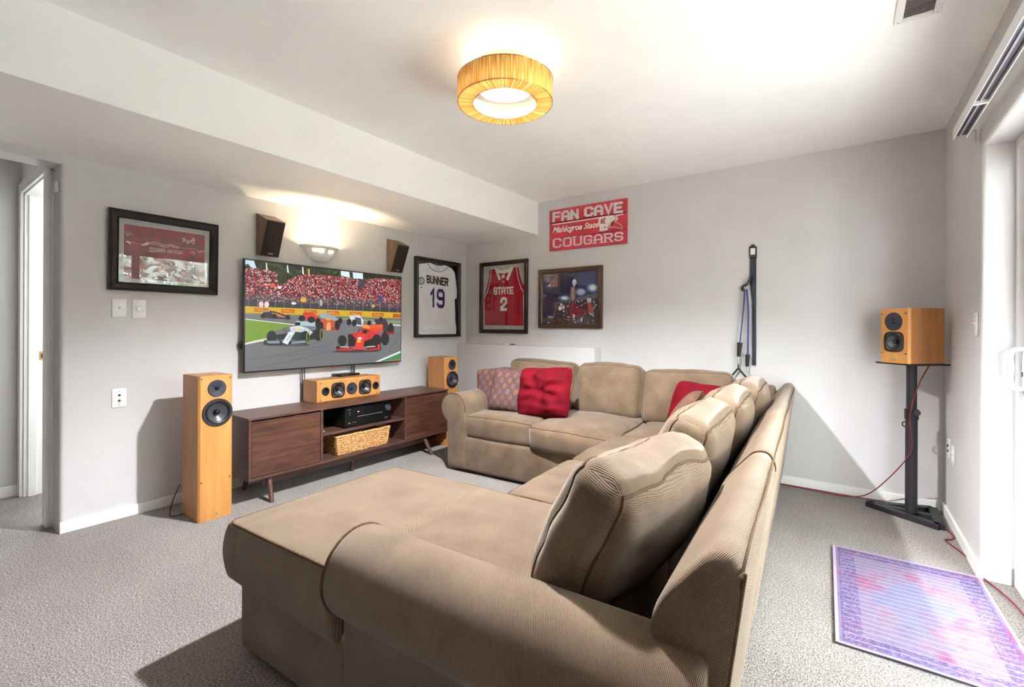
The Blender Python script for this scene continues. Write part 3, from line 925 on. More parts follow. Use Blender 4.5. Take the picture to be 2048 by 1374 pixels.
M['crowd'] = cells_mat('crowd_on_screen', [(0, (70, 26, 28)), (.18, (176, 48, 48)), (.36, (206, 66, 62)), (.46, (118, 40, 42)), (.62, (226, 208, 204)), (.72, (46, 40, 52)), (.84, (232, 160, 140)), (.92, (60, 72, 116))], 125, .46)
M['crowd_low'] = cells_mat('crowd_behind_fence', [(0, (60, 50, 54)), (.2, (118, 66, 66)), (.4, (84, 78, 82)), (.58, (176, 166, 168)), (.72, (74, 70, 92)), (.86, (148, 84, 78))], 120, .43)
M['trees'] = cells_mat('trees_on_screen', [(0, (26, 36, 22)), (.4, (44, 54, 26)), (.7, (66, 80, 36)), (.9, (34, 40, 26))], 40, .5)
bz = .010
A = Art([(45, 42), (1768, 234), (1768, 1172), (45, 1292)], tw - 2 * bz, th - 2 * bz, screen_mat, bz, bz)
A.poly([(45, 42), (1768, 234), (1768, 480), (45, 400)], 'trees', 1)
A.poly([(45, 42), (140, 53), (168, 140), (112, 152), (45, 92)], (196, 220, 240), 2)
A.poly([(1098, 160), (1342, 187), (1346, 252), (1230, 245), (1098, 214)], (216, 232, 242), 2)
A.poly([(45, 100), (75, 85), (110, 130), (130, 165), (45, 150)], 'trees', 3)
A.poly([(1190, 172), (1228, 176), (1236, 240), (1200, 236)], (40, 52, 36), 3)
A.poly([(45, 140), (110, 128), (230, 150), (390, 178), (500, 272), (560, 238), (650, 205), (800, 203), (960, 213), (1200, 232), (1340, 272), (1400, 258), (1560, 240), (1768, 262), (1768, 560), (45, 480)], 'crowd', 3)
A.poly([(395, 185), (500, 200), (505, 290), (440, 320), (400, 300)], (44, 58, 30), 4)
A.poly([(1290, 300), (1340, 250), (1392, 255), (1330, 380), (1300, 400)], (70, 62, 72), 4)
A.poly([(45, 425), (600, 455), (1250, 480), (1768, 520), (1768, 630), (45, 566)], 'crowd_low', 4)
A.poly([(45, 498), (1768, 578), (1768, 632), (45, 566)], (58, 58, 64), 5)
for i in range(18):
    x = 80 + i * 97
    y = 470 + (x - 45) * .045
    A.poly([(x, y - 45), (x + 5, y - 45), (x + 5, y + 110), (x, y + 110)], (132, 130, 134), 6)
for (x, y, c) in ((500, 100, (224, 226, 234)), (668, 118, (226, 228, 236)), (735, 140, (216, 170, 110)), (268, 75, (210, 212, 220))):
    A.poly([(x, y), (x + 12, y), (x + 24, y + 90), (x + 4, y + 78)], c, 5)
for (x, y, rx, ry, c) in ((220, 540, 26, 34, (226, 196, 196)), (280, 540, 26, 34, (236, 206, 204)), (685, 490, 34, 26, (228, 166, 40)), (578, 528, 28, 14, (228, 228, 232)), (1460, 555, 13, 20, (220, 180, 50)), (880, 520, 14, 40, (180, 174, 178)), (420, 350, 20, 16, (232, 232, 232)), (1540, 470, 26, 34, (60, 72, 130)), (350, 325, 24, 20, (226, 90, 50))):
    A.ell(x, y, rx, ry, c, 7, 14)
A.poly([(45, 560), (1768, 630), (1768, 700), (45, 645)], (208, 170, 34), 6)
for (x0, x1) in ((145, 297), (440, 587), (697, 833), (947, 1083), (1200, 1330), (1450, 1577), (1678, 1766)):
    k = 578 + (x0 - 145) * .0415
    dy = (x1 - x0) * .0415
    q = [(x0, k), (x1, k + dy), (x1, k + dy + 42), (x0, k + 42)]
    A.poly(q, (188, 78, 28), 7)
    if x1 < 1700:
        A.script('PIRELLI', [(x0 + 14, k + 9), (x1 - 12, k + dy + 9), (x1 - 12, k + dy + 33), (x0 + 14, k + 33)], (226, 180, 48), 8, 0.0, 0.015)
A.poly([(45, 638), (1768, 694), (1768, 1172), (45, 1292)], (112, 112, 116), 6)
A.poly([(1080, 690), (1768, 724), (1768, 754), (1080, 708)], (134, 152, 92), 7)
A.poly([(1450, 742), (1768, 768), (1768, 782), (1450, 750)], (226, 226, 226), 7)
A.poly([(45, 705), (330, 735), (585, 768), (480, 800), (320, 850), (275, 922), (160, 945), (45, 972)], (116, 152, 46), 7)
A.poly([(45, 699), (590, 763), (590, 771), (45, 708)], (228, 228, 224), 8)
A.poly([(45, 972), (160, 942), (282, 918), (282, 942), (160, 966), (45, 992)], (226, 214, 206), 8)
A.poly([(1480, 1184), (1768, 1062), (1768, 1082), (1532, 1182)], (232, 234, 232), 7)
A.poly([(1545, 1180), (1768, 1086), (1768, 1170)], (52, 138, 82), 7)
A.poly([(1600, 1176), (1768, 1150), (1768, 1171)], (190, 110, 60), 8)
for s_ in ([(60, 1168), (420, 1110), (760, 1030), (1010, 990)], [(200, 1250), (500, 1185), (800, 1110), (1000, 1050)], [(1640, 1030), (1720, 960), (1750, 860)], [(420, 1120), (700, 1090), (900, 1040)], [(1000, 1072), (1300, 1070), (1560, 1050)]):
    A.stroke(s_, 7, (92, 92, 97), 7)


def tyre(x, y, rx, ry, rim=None):
    A.ell(x, y, rx, ry, (30, 30, 34), 11)
    if rim:
        A.ell(x + rx * .62, y, rx * .34, ry * .9, rim, 12, 16)
        A.ell(x + rx * .66, y, rx * .22, ry * .74, (26, 26, 30), 13, 16)


# distant cars
A.poly([(238, 622), (300, 606), (385, 622), (470, 650), (545, 690), (545, 708), (400, 700), (255, 690)], (62, 48, 62), 9)
A.poly([(330, 628), (395, 640), (520, 692), (420, 680), (350, 660)], (196, 118, 74), 10)
A.poly([(228, 612), (315, 606), (318, 622), (232, 628)], (150, 140, 160), 10)
for x, y in ((240, 668), (366, 672), (512, 684)): tyre(x, y, 26, 28)
A.poly([(850, 640), (960, 636), (1050, 686), (1112, 742), (1040, 722), (880, 692)], (150, 164, 166), 9)
tyre(1092, 722, 24, 34)
A.poly([(676, 640), (790, 630), (862, 692), (858, 720), (720, 716)], (216, 60, 46), 9)
A.poly([(676, 634), (790, 628), (792, 646), (678, 652)], (196, 50, 44), 10)
tyre(668, 696, 38, 34); tyre(772, 710, 44, 36)
A.poly([(1196, 668), (1310, 664), (1352, 716), (1342, 786), (1262, 776), (1200, 720)], (208, 212, 218), 9)
A.poly([(1250, 680), (1320, 690), (1330, 770), (1280, 764)], (70, 78, 92), 10)
A.poly([(1196, 660), (1312, 658), (1314, 672), (1198, 676)], (196, 200, 206), 10)
for x, y, a, b in ((1190, 736, 28, 38), (1248, 746, 28, 40), (1414, 746, 20, 30)): tyre(x, y, a, b)
A.poly([(1466, 704), (1600, 700), (1626, 760), (1660, 870), (1580, 860), (1500, 780)], (62, 52, 60), 9)
A.ell(1545, 700, 18, 22, (30, 28, 34), 10)
tyre(1655, 812, 36, 62)
A.poly([(1600, 850), (1690, 845), (1690, 875), (1610, 875)], (140, 40, 46), 12)
A.poly([(870, 716), (930, 690), (1000, 690), (1052, 716), (1050, 762), (985, 826), (936, 826), (896, 772)], (196, 84, 52), 9)
A.poly([(946, 740), (984, 740), (988, 828), (934, 828)], (242, 166, 96), 12)
A.ell(958, 704, 24, 18, (214, 160, 90), 12)
A.poly([(896, 798), (1082, 796), (1086, 830), (900, 826)], (168, 62, 48), 10)
tyre(846, 752, 32, 62); tyre(1060, 770, 30, 54); tyre(884, 780, 22, 44)
# silver car in front
A.poly([(240, 990), (770, 990), (900, 945), (880, 960), (720, 1006), (300, 1004)], (66, 66, 70), 8)
A.poly([(600, 724), (822, 736), (826, 786), (596, 776)], (164, 192, 198), 9)
A.poly([(598, 738), (650, 740), (648, 776), (594, 776)], (26, 28, 32), 10)
tyre(850, 876, 54, 72, (120, 156, 66))
A.poly([(380, 880), (500, 862), (520, 874), (500, 930), (400, 938)], (34, 38, 42), 9)
A.poly([(660, 846), (800, 830), (810, 930), (680, 950)], (36, 40, 44), 9)
A.poly([(530, 792), (640, 778), (724, 800), (790, 850), (740, 900), (600, 900), (556, 870)], (186, 200, 206), 10)
A.poly([(596, 846), (690, 852), (684, 944), (556, 936)], (32, 62, 62), 11)
A.poly([(524, 846), (584, 850), (512, 988), (452, 966)], (222, 230, 240), 13)
A.stroke([(540, 880), (500, 950)], 6, (90, 100, 120), 14)
A.ell(618, 812, 32, 20, (228, 204, 150), 12)
A.stroke([(545, 838), (560, 792), (640, 786), (690, 812)], 8, (232, 236, 240), 12)
A.stroke([(470, 812), (480, 834), (500, 838)], 8, (40, 44, 48), 12)
A.poly([(244, 986), (256, 936), (330, 944), (424, 940), (470, 962), (560, 948), (700, 934), (736, 930), (742, 986), (620, 984), (470, 988), (330, 994)], (34, 38, 44), 12)
A.poly([(275, 948), (420, 944), (424, 976), (300, 978)], (128, 140, 152), 13)
A.poly([(560, 956), (700, 940), (716, 970), (550, 982)], (136, 146, 158), 13)
tyre(335, 906, 54, 74); tyre(702, 912, 54, 76, (140, 176, 60))
# red car in front
A.poly([(980, 1075), (1100, 1050), (1560, 1050), (1500, 1072), (1200, 1082)], (62, 62, 66), 8)
tyre(1592, 924, 46, 76)
A.poly([(1332, 762), (1420, 772), (1562, 762), (1572, 842), (1440, 852), (1350, 832)], (222, 74, 44), 10)
A.poly([(1334, 762), (1424, 776), (1420, 812), (1342, 800)], (232, 150, 44), 11)
A.poly([(1440, 768), (1566, 762), (1566, 800), (1440, 806)], (232, 92, 44), 11)
A.poly([(1180, 872), (1290, 880), (1420, 900), (1500, 880), (1470, 1010), (1180, 1010)], (28, 24, 28), 10)
A.poly([(1288, 836), (1440, 826), (1540, 870), (1540, 890), (1420, 930), (1360, 952), (1276, 940), (1210, 860), (1290, 862)], (212, 46, 44), 11)
A.ell(1366, 846, 28, 22, (60, 22, 26), 12)
A.stroke([(1290, 852), (1300, 822), (1370, 816), (1420, 846)], 8, (44, 30, 32), 13)
A.poly([(1290, 880), (1374, 880), (1342, 1048), (1244, 1042)], (228, 62, 54), 13)
A.ell(1310, 920, 24, 14, (238, 220, 220), 14); A.ell(1300, 952, 24, 15, (242, 186, 46), 14)
A.poly([(1044, 1062), (1050, 1002), (1130, 1012), (1210, 1016), (1250, 1046), (1380, 1050), (1402, 1012), (1500, 1000), (1542, 984), (1548, 1044), (1500, 1058), (1250, 1056)], (58, 22, 26), 12)
A.poly([(1048, 1044), (1200, 1022), (1252, 1042), (1240, 1056), (1046, 1058)], (202, 44, 44), 13)
A.poly([(1350, 1044), (1500, 1030), (1520, 1050), (1350, 1056)], (204, 46, 46), 13)
A.poly([(1508, 990), (1534, 984), (1534, 1044), (1510, 1046)], (226, 54, 48), 14)
A.poly([(1090, 1012), (1190, 1014), (1190, 1024), (1090, 1022)], (200, 196, 196), 14)
A.poly([(1390, 1010), (1480, 1004), (1480, 1016), (1390, 1022)], (206, 204, 202), 14)
tyre(1115, 946, 50, 62); tyre(1498, 946, 52, 70)
A.build('screen_picture', tv, -.0702)

# cables from the television down to the sideboard
cb_ = thing('television_cables', 'thin grey cables hanging below the television', 'cables', (XL, 2.0, .56), LW)
for x in (.005, .025, .46, .478, .49):
    B().tube(spline([(x, -.03, .30), (x + .004, -.034, .15), (x + .012 * math.sin(x * 90), -.03, .0105)], 6), .0042, 7).obj('cable', M['dark_grey'], cb_, .9)

# --- switches and plates
wall_plate('light_switch', 'white toggle light switch plate below the black frame', 'light switch', (XL, .870, 1.266), LW, 'toggle')
wall_plate('dimmer_switch', 'white round-knob dimmer plate below the black frame', 'dimmer switch', (XL, .966, 1.264), LW, 'dimmer')
wall_plate('speaker_jack_plate', 'white wall plate with two black jacks low on the wall', 'wall plate', (XL, .871, .726), LW, 'jack')
wall_plate('light_switch', 'white toggle light switch plate beside the patio door', 'light switch', (XR, 3.125, 1.187), RW, 'toggle')
wall_plate('power_outlet', 'white power outlet plate low on the wall beside the patio door', 'power outlet', (XR, 3.69, .425), RW, 'outlet')
wall_plate('speaker_jack_plate', 'white plate with black jacks in the corner behind the speaker stand', 'wall plate', (XR, 3.82, .44), RW, 'jack')
# small sensor on the opening's edge
t = thing('door_sensor', 'small white sensor stuck to the edge of the hall opening', 'sensor', (XL - .06, .612, 1.94), 0)
B().box(-.022, .018, -.014, 0, -.03, .03, .003).obj('sensor_body', M['white_plastic'], t, .6)
B().box(-.026, -.022, -.012, 0, -.026, .026, .001).obj('sensor_side', M['dark_grey'], t)

# --- big landscape frame
fw, fh = .585, .484
t = thing('framed_print', 'wide black framed crimson print hanging above the light switches', 'framed picture', (XL + .007, 1.105, 1.6155), LW)
t.rotation_euler = (.022, 0, LW)      # top leaning out; tilt set so the reflected patio door matches the image
PR_WIDE = [(.0, .75), (.08, .95), (.18, 1.0), (.28, .82), (.45, .70), (.70, .52), (.86, .42), (.92, .55), (1.0, .40)]
picture_frame(t, fw, fh, .034, .050, M['frame_black'], PR_WIDE)
B().box(-fw / 2 + .03, fw / 2 - .03, -.006, 0, -fh / 2 + .03, fh / 2 - .03).obj('backing', M['frame_black'], t)
B().box(-fw / 2 + .048, fw / 2 - .048, -.0105, -.0098, -fh / 2 + .048, fh / 2 - .048).obj('glazing', M['picture_glass'], t)
cr = NT('crimson_print')
v_ = cr.coords()
n_ = cr.add('ShaderNodeTexNoise'); n_.inputs['Scale'].default_value = 16; n_.inputs['Detail'].default_value = 4; cr.ln(v_, n_.inputs['Vector'])
cr.ln(cr.ramp(n_.outputs['Fac'], [(.3, lin((70, 26, 36))), (.5, lin((116, 28, 40))), (.7, lin((148, 36, 44)))]), cr.b.inputs['Base Color'])
M['crimson'] = cr.m
A = Art([(210, 170), (1235, 335), (1215, 985), (195, 915)], fw - .10, fh - .10, print_mat('print'), -fw / 2 + .05, -fh / 2 + .05)
A.poly([(208, 166), (1237, 331), (1217, 990), (193, 920)], (176, 180, 178), 1)
A.poly([(260, 235), (1188, 376), (1174, 950), (250, 880)], (222, 206, 204), 2)
A.poly([(265, 241), (1182, 381), (1170, 943), (256, 874)], 'crimson', 3)
k_ = 250 / 1374 * 2048 / 190   # pixel scale of a second image crop (detail view)


def d2(x, y):
    return ((235 + x * 190 / 2048 - 200) / .18195, (430 + y * 190 / 2048 - 400) / .18195)


cream = (226, 206, 196)
A.text('SIL', [d2(160, 350), d2(330, 318), d2(352, 400), d2(190, 440)], cream, 5, .9, 1.6, True)
for pl in ([(165, 560), (230, 545), (300, 630), (260, 590), (180, 575)], [(310, 560), (360, 560), (400, 600), (340, 600), (310, 565)], [(400, 605), (560, 615), (700, 590), (820, 570), (930, 600), (990, 650), (1100, 640), (1250, 680), (1380, 712), (1600, 720), (1780, 750)], [(580, 625), (650, 580), (760, 590), (860, 640), (960, 660), (1060, 650), (1150, 630), (1300, 665), (1380, 710)], [(730, 640), (800, 570), (900, 590), (960, 640), (1040, 690), (1130, 630), (1220, 660), (1340, 720)], [(760, 650), (850, 610), (1000, 690), (1110, 700), (1180, 650), (1260, 700), (1350, 722)], [(1100, 690), (1170, 660), (1240, 710)]):
    A.stroke([d2(*p) for p in pl], 3.2, cream, 5)
A.poly([d2(*p) for p in [(500, 645), (600, 600), (660, 580), (730, 610), (640, 650), (590, 660)]], cream, 5)
A.poly([d2(*p) for p in [(165, 555), (250, 545), (300, 590), (300, 632), (240, 600)]], cream, 5)
for (x, y, a, b) in ((1470, 535, 34, 40), (1555, 590, 30, 32), (1685, 600, 28, 30), (1625, 575, 22, 28)):
    cx, cy = d2(x, y); A.ell(cx, cy, a * .5, b * .5, cream, 5)
    A.ell(cx, cy, a * .28, b * .28, (150, 52, 58), 6)
A.stroke([d2(1470, 470), d2(1500, 530), d2(1560, 545), d2(1630, 580), d2(1660, 520), d2(1690, 485), d2(1712, 545), d2(1655, 548)], 8, cream, 5)
A.text('COUGARS', [d2(705, 690), d2(1060, 735), d2(1060, 815), d2(705, 795)], cream, 5, .9, 1.2)
A.text('ANTIOUES', [d2(1100, 742), d2(1446, 785), d2(1446, 855), d2(1100, 822)], cream, 5, .9, 1.2)
A.stroke([d2(1610, 810), d2(1660, 785), d2(1690, 800), d2(1640, 840), d2(1720, 820), d2(1690, 870), d2(1680, 840)], 4, cream, 5)
A.stroke([d2(1750, 770), d2(1790, 830), d2(1790, 770), d2(1830, 820), d2(1850, 770), d2(1880, 800), d2(1925, 760)], 5, cream, 5)
A.stroke([d2(650, 1020), d2(670, 1040), d2(700, 1010), d2(700, 1060)], 4, cream, 5)
A.build('print', t, -.0062)

# --- framed white jersey
t = thing('framed_jersey', 'white number nineteen baseball jersey in a black shadow box', 'framed jersey', (XL, 3.536, 1.4645), LW)
fw, fh = .656, .822
picture_frame(t, fw, fh, .050, .030, M['frame_black'], [(.0, .95), (.15, 1.0), (.6, .98), (.85, .9), (1.0, .6)])
B().box(-fw / 2 + .02, fw / 2 - .02, -.008, 0, -fh / 2 + .02, fh / 2 - .02).obj('backing', plain('charcoal_felt', (40, 38, 46), .9, spec=.1), t)
B().box(-fw / 2 + .028, fw / 2 - .028, -.037, -.0364, -fh / 2 + .028, fh / 2 - .028).obj('glazing', M['picture_glass'], t)
A = Art([(140, 95), (740, 187), (742, 1250), (140, 1272)], fw, fh, print_mat('jersey', .85), -fw / 2, -fh / 2)
wht = (252, 252, 255); nv = (38, 40, 92)
jb = [(200, 205), (310, 192), (345, 188), (372, 205), (405, 232), (450, 243), (500, 240), (540, 216), (582, 232), (640, 262), (678, 320), (690, 400), (712, 580), (708, 690), (682, 708), (688, 880), (694, 1050), (708, 1130), (702, 1222), (215, 1236), (168, 1190), (168, 900), (172, 660), (164, 640), (164, 320), (178, 262)]
jm = B()
pts = [A.map(p) for p in jb]
jm.prism(pts, 'y', -.018, -.008)
jm.obj('jersey', plain('white_jersey_cloth', wht, .9, spec=.1, var=.03, scale=9, bump=.3, bscale=25), t)
A.stroke([(312, 204), (345, 262), (405, 303), (475, 315), (540, 290), (584, 246)], 7, nv, 4)
A.poly([(350, 190), (405, 232), (450, 243), (500, 240), (538, 217), (500, 222), (440, 222), (390, 205)], (206, 208, 216), 3)
A.stroke([(418, 284), (420, 256), (440, 250), (464, 262), (466, 288)], 4, (150, 150, 160), 4)
A.text('BUNNER', [(294, 362), (596, 404), (586, 524), (300, 480)], (34, 32, 42), 4, 1.65, 1.9)
A.text('19', [(352, 550), (542, 570), (542, 846), (352, 828)], nv, 4, 1.35, 1.9)
A.ell(224, 450, 43, 56, nv, 4); A.ell(224, 450, 33, 43, (226, 226, 232), 5); A.ell(224, 450, 20, 26, (170, 160, 170), 6); A.ell(224, 450, 11, 14, (226, 226, 232), 7)
A.ell(225, 548, 14, 8, (60, 60, 80), 4, 12)
A.ell(430, 197, 7, 5, (220, 220, 226), 4, 10)
A.build('lettering', t, -.0181)

# ================================================================== BACK WALL THINGS
# --- framed red jersey
t = thing('framed_jersey', 'crimson number two basketball jersey framed on the end wall', 'framed jersey', (-2.998, YB, 1.485), 0)
fw, fh = .640, .780
picture_frame(t, fw, fh, .032, .042, M['frame_dark'], [(.0, .9), (.12, 1.0), (.5, .9), (.8, .8), (1.0, .55)])
B().box(-fw / 2 + .03, fw / 2 - .03, -.006, 0, -fh / 2 + .03, fh / 2 - .03).obj('backing', plain('pale_mat_board', (190, 186, 178), .9), t)
B().box(-fw / 2 + .040, fw / 2 - .040, -.0185, -.018, -fh / 2 + .040, fh / 2 - .040).obj('glazing', M['picture_glass'], t)
A = Art([(992, 205), (1650, 128), (1668, 1195), (1020, 1205)], fw, fh, print_mat('jersey', .85), -fw / 2, -fh / 2)
rj = [(1125, 302), (1192, 284), (1250, 420), (1300, 452), (1355, 452), (1405, 400), (1458, 256), (1520, 256), (1545, 380), (1572, 470), (1622, 560), (1624, 640), (1600, 640), (1626, 1085), (1078, 1090), (1064, 760), (1054, 712), (1092, 560), (1118, 420)]
jm = B(); jm.prism([A.map(p) for p in rj], 'y', -.013, -.006)
jm.obj('jersey', plain('crimson_jersey_cloth', (156, 18, 38), .75, spec=.2, var=.06, scale=8, bump=.2, bscale=25), t)
w2 = (238, 234, 230)
A.poly([(1195, 290), (1290, 306), (1416, 268), (1456, 256), (1405, 400), (1355, 452), (1300, 452), (1250, 420)], (140, 20, 36), 1)
A.poly([(1190, 272), (1226, 276), (1288, 432), (1256, 448)], w2, 4)
A.poly([(1420, 246), (1458, 250), (1388, 452), (1354, 430)], w2, 4)
A.poly([(1214, 284), (1290, 306), (1416, 270), (1414, 322), (1340, 350), (1258, 346)], w2, 3)
A.poly([(1296, 366), (1340, 360), (1340, 410), (1300, 414)], w2, 4)
A.stroke([(1152, 300), (1140, 450), (1110, 600), (1054, 735)], 9, w2, 4)
A.stroke([(1496, 256), (1520, 400), (1566, 550), (1624, 652)], 9, w2, 4)
A.stroke([(1602, 645), (1622, 1080)], 9, w2, 4); A.stroke([(1064, 760), (1072, 1085)], 7, w2, 4)
A.stroke([(1310, 450), (1312, 470), (1324, 476), (1334, 466), (1332, 448)], 6, w2, 4)
A.text('STATE', [(1186, 548), (1464, 534), (1468, 640), (1190, 656)], w2, 4, 1.7, 1.5)
A.text('2', [(1288, 690), (1386, 684), (1382, 884), (1288, 886)], w2, 4, 1.7)
A.build('lettering', t, -.0132)

# --- framed night photograph
t = thing('framed_photo', 'brown framed night stadium photograph with a raised trophy', 'framed picture', (-2.187, YB, 1.4495), 0)
fw, fh = .700, .590
picture_frame(t, fw, fh, .032, .045, M['frame_brown'], [(.0, .92), (.1, 1.0), (.8, .92), (1.0, .6)])
B().box(-fw / 2 + .03, fw / 2 - .03, -.010, 0, -fh / 2 + .03, fh / 2 - .03).obj('backing', M['frame_brown'], t)
B().box(-fw / 2 + .043, fw / 2 - .043, -.0175, -.017, -fh / 2 + .043, fh / 2 - .043).obj('glazing', M['picture_glass'], t)
M['night_crowd'] = cells_mat('night_crowd', [(0, (34, 28, 44)), (.5, (48, 38, 54)), (.7, (74, 56, 64)), (.82, (120, 60, 62)), (.9, (190, 170, 172)), (.95, (40, 34, 52))], 70, emission=False)
A = Art([(215, 262), (1230, 186), (1240, 1168), (220, 1180)], fw - .09, fh - .09, print_mat('photo', .5), -fw / 2 + .045, -fh / 2 + .045)
A.poly([(213, 260), (1232, 184), (1242, 1170), (218, 1182)], (44, 40, 74), 1)
A.poly([(850, 215), (1232, 186), (1236, 660), (1020, 640), (860, 520)], (60, 62, 100), 2)
A.poly([(270, 280), (485, 262), (490, 495), (270, 500), (450, 300)], (128, 92, 84), 2)  # room reflection in the glazing, painted in as a brown patch
A.poly([(500, 262), (690, 248), (640, 490), (500, 480)], (52, 44, 66), 2)
A.poly([(400, 810), (760, 720), (1236, 600), (1240, 1168), (420, 1178)], 'night_crowd', 3)
A.poly([(400, 800), (700, 720), (1236, 590), (1238, 690), (900, 740), (620, 790), (470, 812)], (86, 98, 112), 4)
A.stroke([(830, 740), (1238, 655)], 6, (150, 156, 160), 5); A.stroke([(830, 700), (1238, 620)], 4, (130, 138, 144), 5)
for (x, y, rx, ry) in ((615, 705, 100, 50), (915, 590, 90, 65), (1130, 510, 100, 75)):
    for q in range(9):
        f_ = q / 8
        A.ell(x + 6 * f_, y - 6 * f_, rx * (1.25 - .8 * f_), ry * (1.25 - .8 * f_), (int(62 + 178 * f_ ** 1.1), int(70 + 174 * f_), int(108 + 140 * f_ ** .8)), 4 + q * .25)
A.poly([(735, 500), (812, 496), (822, 690), (775, 770), (728, 700)], (150, 118, 92), 7)
A.poly([(762, 500), (790, 500), (795, 720), (770, 740)], (186, 156, 122), 8)
A.ell(797, 405, 42, 50, (196, 196, 204), 7); A.ell(800, 372, 20, 24, (226, 224, 228), 8); A.poly([(772, 440), (822, 440), (800, 488), (786, 488)], (214, 212, 216), 8)
A.poly([(745, 780), (800, 780), (850, 880), (990, 890), (1000, 1010), (850, 1060), (720, 1030), (700, 900)], (132, 44, 60), 6)
A.poly([(1050, 790), (1100, 780), (1160, 940), (1120, 1010), (1060, 980)], (170, 78, 74), 6)
A.ell(1072, 735, 44, 40, (206, 200, 204), 7); A.stroke([(1070, 980), (1120, 1000), (1160, 1030)], 14, (214, 206, 208), 7)
for (x, y, rx, ry) in ((560, 820, 24, 22), (540, 890, 34, 44), (600, 870, 26, 40), (605, 945, 16, 18), (795, 1035, 20, 40), (935, 1105, 16, 42), (710, 1050, 10, 14), (828, 1148, 10, 16), (325, 1160, 14, 14), (1165, 785, 10, 12), (880, 765, 16, 14), (940, 752, 14, 12)):
    A.ell(x, y, rx, ry, (220, 214, 218), 8, 12)
A.poly([(455, 820), (470, 815), (440, 1040), (420, 1060)], (110, 106, 122), 6)
for z in (1040, 1056, 1072):
    A.stroke([(312, z), (416, z)], 9, (176, 176, 190), 6)
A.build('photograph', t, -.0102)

# --- plank sign
t = thing('plank_sign', 'red three-plank FAN CAVE sign hung high on the end wall', 'sign', (-2.412, YB, 1.925), 0)
sw, sh = .814, .410
M['sign_red'] = plain('weathered_red_paint', (174, 28, 46), .5, var=.12, scale=7)
PL = [(0.0, sh * .30), (sh * .302, sh * .672), (sh * .674, sh)]
for (a, b), dy in zip(PL, (.0, .0012, .0004)):
    B().box(0, sw, -.016 - dy, -.004, a, b - .002, .0015).obj('plank', M['sign_red'], t)
B().box(.10, .14, -.005, 0, .02, sh - .02).box(sw - .14, sw - .10, -.005, 0, .02, sh - .02).obj('rear_batten', M['frame_brown'], t)
A = Art([(202, 405), (1790, 165), (1780, 1096), (206, 1240)], sw, sh, print_mat('sign', .5), 0, 0)
sg = (206, 208, 204); sc_ = (238, 226, 220); dk = (96, 30, 36)
A.text('FAN', [(258, 440), (800, 372), (800, 585), (258, 648)], sg, 2, 1.75, 2.0)
A.text('CAVE', [(905, 350), (1705, 236), (1705, 474), (905, 550)], sg, 2, 1.75, 2.0)
A.stroke([(205, 672), (1250, 526), (1780, 462)], 18, dk, 1)
A.stroke([(258, 700), (1250, 566)], 22, sc_, 2)
A.stroke([(1560, 530), (1710, 506)], 26, sc_, 2)
A.script('Mahicgroa State', [(262, 745), (1205, 640), (1205, 800), (262, 915)], sc_, 3, .38, .028)
A.text('COUGARS', [(268, 980), (1705, 862), (1705, 1045), (268, 1178)], (212, 192, 194), 2, 1.2, 2.0, True)
# white football helmet outline on the sign
A.poly([(1190, 690), (1200, 600), (1260, 548), (1400, 528), (1520, 520), (1590, 556), (1606, 610), (1560, 640), (1500, 640), (1460, 680), (1440, 740), (1380, 780), (1400, 820), (1290, 850), (1215, 850), (1230, 790)], (224, 214, 208), 4)
A.poly([(1240, 690), (1250, 610), (1350, 560), (1330, 640), (1340, 700)], (150, 50, 56), 5)
A.stroke([(1275, 700), (1280, 640), (1310, 590)], 7, (224, 214, 208), 6); A.stroke([(1305, 705), (1310, 650), (1330, 590)], 7, (224, 214, 208), 6)
A.stroke([(1510, 520), (1570, 600), (1500, 640), (1440, 680), (1390, 770)], 8, dk, 6)
A.ell(1335, 768, 16, 16, dk, 6)
A.stroke([(1400, 780), (1480, 760), (1640, 790), (1700, 820)], 10, (224, 214, 208), 5); A.stroke([(1470, 690), (1560, 660), (1660, 720), (1690, 790)], 10, (224, 214, 208), 5)
A.stroke([(1400, 820), (1560, 790), (1690, 800)], 9, dk, 4); A.poly([(1460, 690), (1530, 650), (1500, 720), (1450, 760)], dk, 5)
A.stroke([(1210, 850), (1400, 836), (1700, 796)], 8, dk, 5)
A.build('lettering', t, -.0174)

# --- resistance band set
t = thing('resistance_bands', 'black and blue resistance bands hanging from a wall anchor', 'exercise bands', (-.60, YB, .775), 0)
B().box(-.004, .046, -.020, 0, .93, 1.02, .003).obj('anchor_plate', M['black'], t)
B().box(.004, .036, -.024, -.0195, .955, 1.005).obj('anchor_label', M['white_plastic'], t)
B().box(.008, .030, -.016, 0, 1.02, 1.035).obj('anchor_tab', M['black'], t)
B().prism([(0, .95), (.042, .95), (.042, .10), (.016, .10), (.016, .60), (-.002, .75)], 'y', -.012, -.004).obj('black_strap', plain('black_webbing', (36, 37, 46), .8, var=.1), t)
B().lathe([(.010, -.006), (.016, 0), (.010, .006)], (-.035, -.03, .70), 'x', 16).obj('carabiner', M['steel'], t)
B().tube(spline([(.012, -.02, .78), (-.015, -.03, .73), (-.04, -.03, .715), (-.052, -.03, .69), (-.03, -.03, .68)], 5), .010, 8).obj('clip_strap', M['black'], t, .9)
navy = plain('navy_latex_tube', (38, 46, 110), .45, var=.08)
B().tube(spline([(-.033, -.034, .69), (-.045, -.034, .50), (-.066, -.034, .27)], 6), .0055, 8).obj('latex_tube', navy, t, .9)
B().tube(spline([(-.020, -.028, .69), (-.008, -.026, .50), (-.012, -.026, .18)], 6), .0065, 8).obj('latex_tube', navy, t, .9)
B().cyl((-.066, -.034, .275), (-.074, -.034, .165), .020, .013, 14).obj('foam_sleeve', M['black'], t)
B().cyl((-.012, -.026, .185), (-.016, -.026, .09), .016, .012, 14).obj('foam_sleeve', M['black'], t)
